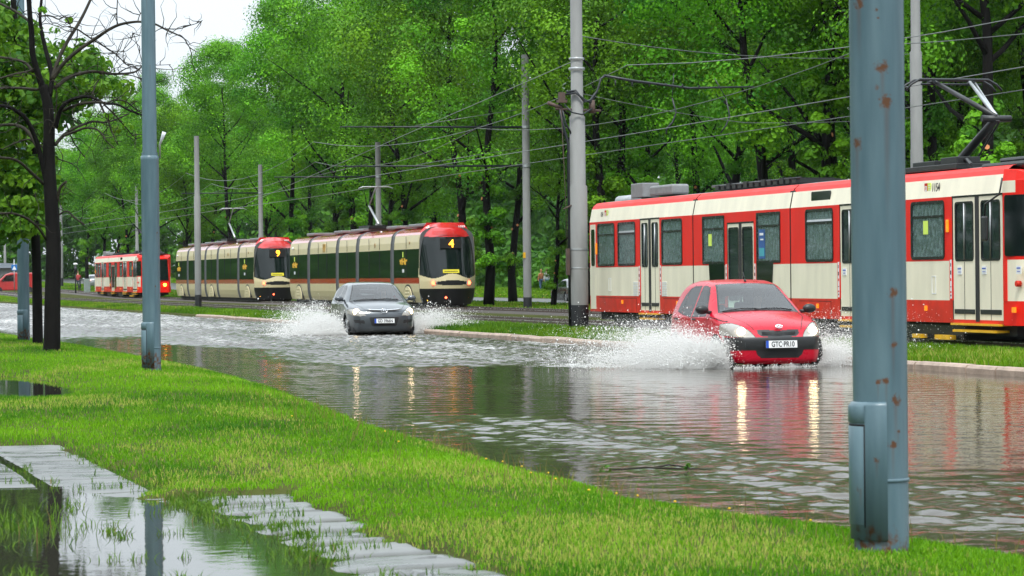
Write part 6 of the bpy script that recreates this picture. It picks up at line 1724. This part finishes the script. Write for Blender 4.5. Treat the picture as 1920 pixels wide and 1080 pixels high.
person('person', (x - .08, y + .3, z + .98), 'cyclist in red top beside the small park lamp', m_redcl, m_darkcl, m_hair, 'sit', 'wheel', R(165))

# ================================================================ spray
m_spray = bpy.data.materials.new('spray_water'); m_spray.use_nodes = True
n, l = m_spray.node_tree.nodes, m_spray.node_tree.links; n.clear()
out = n.new('ShaderNodeOutputMaterial'); pb = n.new('ShaderNodeBsdfPrincipled'); tl = n.new('ShaderNodeBsdfTranslucent'); mx = n.new('ShaderNodeMixShader')
pb.inputs['Base Color'].default_value = (.97, .97, .96, 1); pb.inputs['Roughness'].default_value = .25; tl.inputs['Color'].default_value = (.98, .98, .97, 1); mx.inputs[0].default_value = .45
l.new(pb.outputs[0], mx.inputs[1]); l.new(tl.outputs[0], mx.inputs[2]); l.new(mx.outputs[0], out.inputs[0])
OCT = np.array([(1, 0, 0), (-1, 0, 0), (0, 1, 0), (0, -1, 0), (0, 0, 1), (0, 0, -1)], float)
OF = np.array([(0, 2, 4), (2, 1, 4), (1, 3, 4), (3, 0, 4), (2, 0, 5), (1, 2, 5), (3, 1, 5), (0, 3, 5)])
TET = np.array([(1, 1, 1), (-1, -1, 1), (-1, 1, -1), (1, -1, -1)], float) * .75
TF = np.array([(0, 1, 2), (0, 3, 1), (0, 2, 3), (1, 3, 2)])
def spray(name, label, srcs, seed, k_=1., tight=1.):
    """srcs: line the sheet leaves from (x0,y0,x1,y1), direction, reach, height, jets, drops per jet"""
    rg = np.random.default_rng(seed); PF = []; PB = []
    for (x0, y0, x1, y1, dx, dy, reach, hgt, jets, per) in srcs:
        for j in range(jets):
            u = rg.random(); bx, by = x0 + (x1 - x0) * u, y0 + (y1 - y0) * u
            rch = reach * (.25 + .85 * rg.random()); hh = hgt * (.10 + .95 * rg.random() ** 1.3)
            a = math.atan2(dy, dx) + rg.normal(0, .33)
            thick = rg.uniform(.35, 1.2)
            for n_, out_, spread in ((int(per * 2.1), PF, .7), (max(3, per // 3), PB, 1.3)):
                t = np.clip(rg.beta(1.15, 1.7, n_), 0, 1)
                w = (.015 + .17 * t * thick) * spread * tight
                g = rg.normal(0, 1, (n_, 3)) * w[:, None]
                p = np.stack([bx + math.cos(a) * rch * t, by + math.sin(a) * rch * t, hh * 4 * t * (1 - t * .72) * .62], -1) + g
                out_.append(p[p[:, 2] > .0])
    PF = np.concatenate(PF); PB = np.concatenate(PB)
    SF = k_ * (.0022 + .0030 * rg.random(len(PF)) ** 2); SB = k_ * (.0038 + .010 * rg.random(len(PB)) ** 4)
    V1 = PF[:, None] + TET[None] * SF[:, None, None] * rg.choice([-1., 1.], (len(PF), 1, 3))
    F1 = (np.arange(len(PF))[:, None, None] * 4 + TF[None]).reshape(-1, 3)
    V2 = PB[:, None] + OCT[None] * SB[:, None, None] * rg.uniform(.7, 1.6, (len(PB), 1, 3))
    F2 = (np.arange(len(PB))[:, None, None] * 6 + OF[None]).reshape(-1, 3) + len(PF) * 4
    o = link(name, np_mesh(name, np.concatenate([V1.reshape(-1, 3), V2.reshape(-1, 3)]), np.concatenate([F1, F2]), [m_spray], None, True)); tag(o, label, 'spray', 'spray thrown up by the cars', kind='stuff'); return o
rx, ry = 15.92, 42.25
spray('water_spray', 'tall white spray thrown left from the front wheel of the red hatchback',
      [(rx - .85, ry + .5, rx - .80, ry + 1.5, -1, .25, 2.3, .62, 170, 150), (rx - .92, ry + .15, rx - .85, ry + 2.2, -1, -.25, 1.2, .58, 170, 200), (rx - .80, ry + .12, rx - .86, ry + .9, -1, -.75, .55, .5, 90, 150), (rx - .85, ry + .6, rx - .7, ry + 3.6, -1, .9, 1.9, .80, 150, 110), (rx - .9, ry + .3, rx - .85, ry + 2, -1, -.1, 2.7, .24, 170, 120), (rx - .9, ry + .8, rx - .8, ry + 3, -1, .5, 3.0, 1.0, 50, 45)], 1)
spray('water_spray', 'spray thrown right from the red hatchback over the kerb in front of the tram',
      [(rx + .80, ry + .2, rx + .86, ry + .9, 1, -.5, .6, .42, 80, 120), (rx + .85, ry + .5, rx + .9, ry + 1.8, 1, .15, 2.0, .52, 120, 110), (rx + .9, ry + .8, rx + .95, ry + 3.0, 1, .5, 2.6, .9, 70, 60), (rx + .85, ry + .3, rx + .9, ry + 1.6, 1, 0., 1.3, .25, 80, 90), (rx + .9, ry + .4, rx + .9, ry + 2.2, 1, .12, 3.0, 1.05, 70, 24)], 2)
gx_, gy_ = 16.27, 72.0
spray('water_spray', 'brownish white spray thrown left from the grey hatchback',
      [(gx_ - .9, gy_ + .5, gx_ - .85, gy_ + 1.8, -1, .2, 1.9, .62, 130, 90), (gx_ - .95, gy_ + .2, gx_ - .9, gy_ + 2.4, -1, -.2, 1.0, .5, 110, 90), (gx_ - .9, gy_ + .6, gx_ - .8, gy_ + 4.4, -1, .7, 1.9, .92, 140, 80), (gx_ - .9, gy_ + .3, gx_ - .85, gy_ + 2, -1, -.1, 2.3, .25, 110, 80)], 3, 1.5)
spray('water_spray', 'pale spray thrown right from the grey hatchback towards the tracks',
      [(gx_ + .9, gy_ + .5, gx_ + .9, gy_ + 1.8, 1, .1, 2.1, .60, 130, 90), (gx_ + .9, gy_ + .8, gx_ + .9, gy_ + 3.4, 1, .5, 2.2, .68, 100, 70)], 4, 1.5)
spray('water_spray', 'low splash churned up under the front bumper of the red hatchback',
      [(rx - .75, ry + .1, rx + .75, ry + .1, 0, -1, .35, .04, 60, 20)], 5, 1., .25)

# a plant stem washed up at the edge of the flood
x0, y0 = 6.62, 20.4
tw = empty('fallen_twig', (x0, y0, .0), R(10), 'broken leafy stem lying in the shallow water at the verge edge', 'twig')
mb = MB(); mb.tube([(-.25, .1, .03), (0, 0, .045), (.25, -.08, .03), (.5, -.10, .02)], [.006, .009, .007, .004], 6); mb.tube([(.05, 0, .04), (.25, .1, .05), (.45, .16, .02)], .007, 5); mb.build('stem', m_bark2, tw)
C = np.array([(-.28, .12, .05), (.3, -.08, .05), (.45, .15, .04)]); V, F, T = leaf_cloud(C, np.array([.05, .03, .03]), 8, .04, np.random.default_rng(2)); link('leaf', np_mesh('leaf', V, F, [m_weed], None, False, {'tint': T}), tw)

# ================================================================ damp air
hz = MB(); hz.box(-160, 640, -80, 700, -4, 40); ho = hz.build('haze', []) if 0 else None
hm = bpy.data.materials.new('damp_air'); hm.use_nodes = True
n, l = hm.node_tree.nodes, hm.node_tree.links; n.clear()
out = n.new('ShaderNodeOutputMaterial'); pv = n.new('ShaderNodeVolumePrincipled'); pv.inputs['Color'].default_value = (.80, .88, .90, 1); pv.inputs['Density'].default_value = .00006; pv.inputs['Anisotropy'].default_value = .2
l.new(pv.outputs[0], out.inputs['Volume'])
if HAZE:
    hb = hz.build('haze', hm); tag(hb, 'thin damp haze over the whole scene', 'haze', kind='stuff')
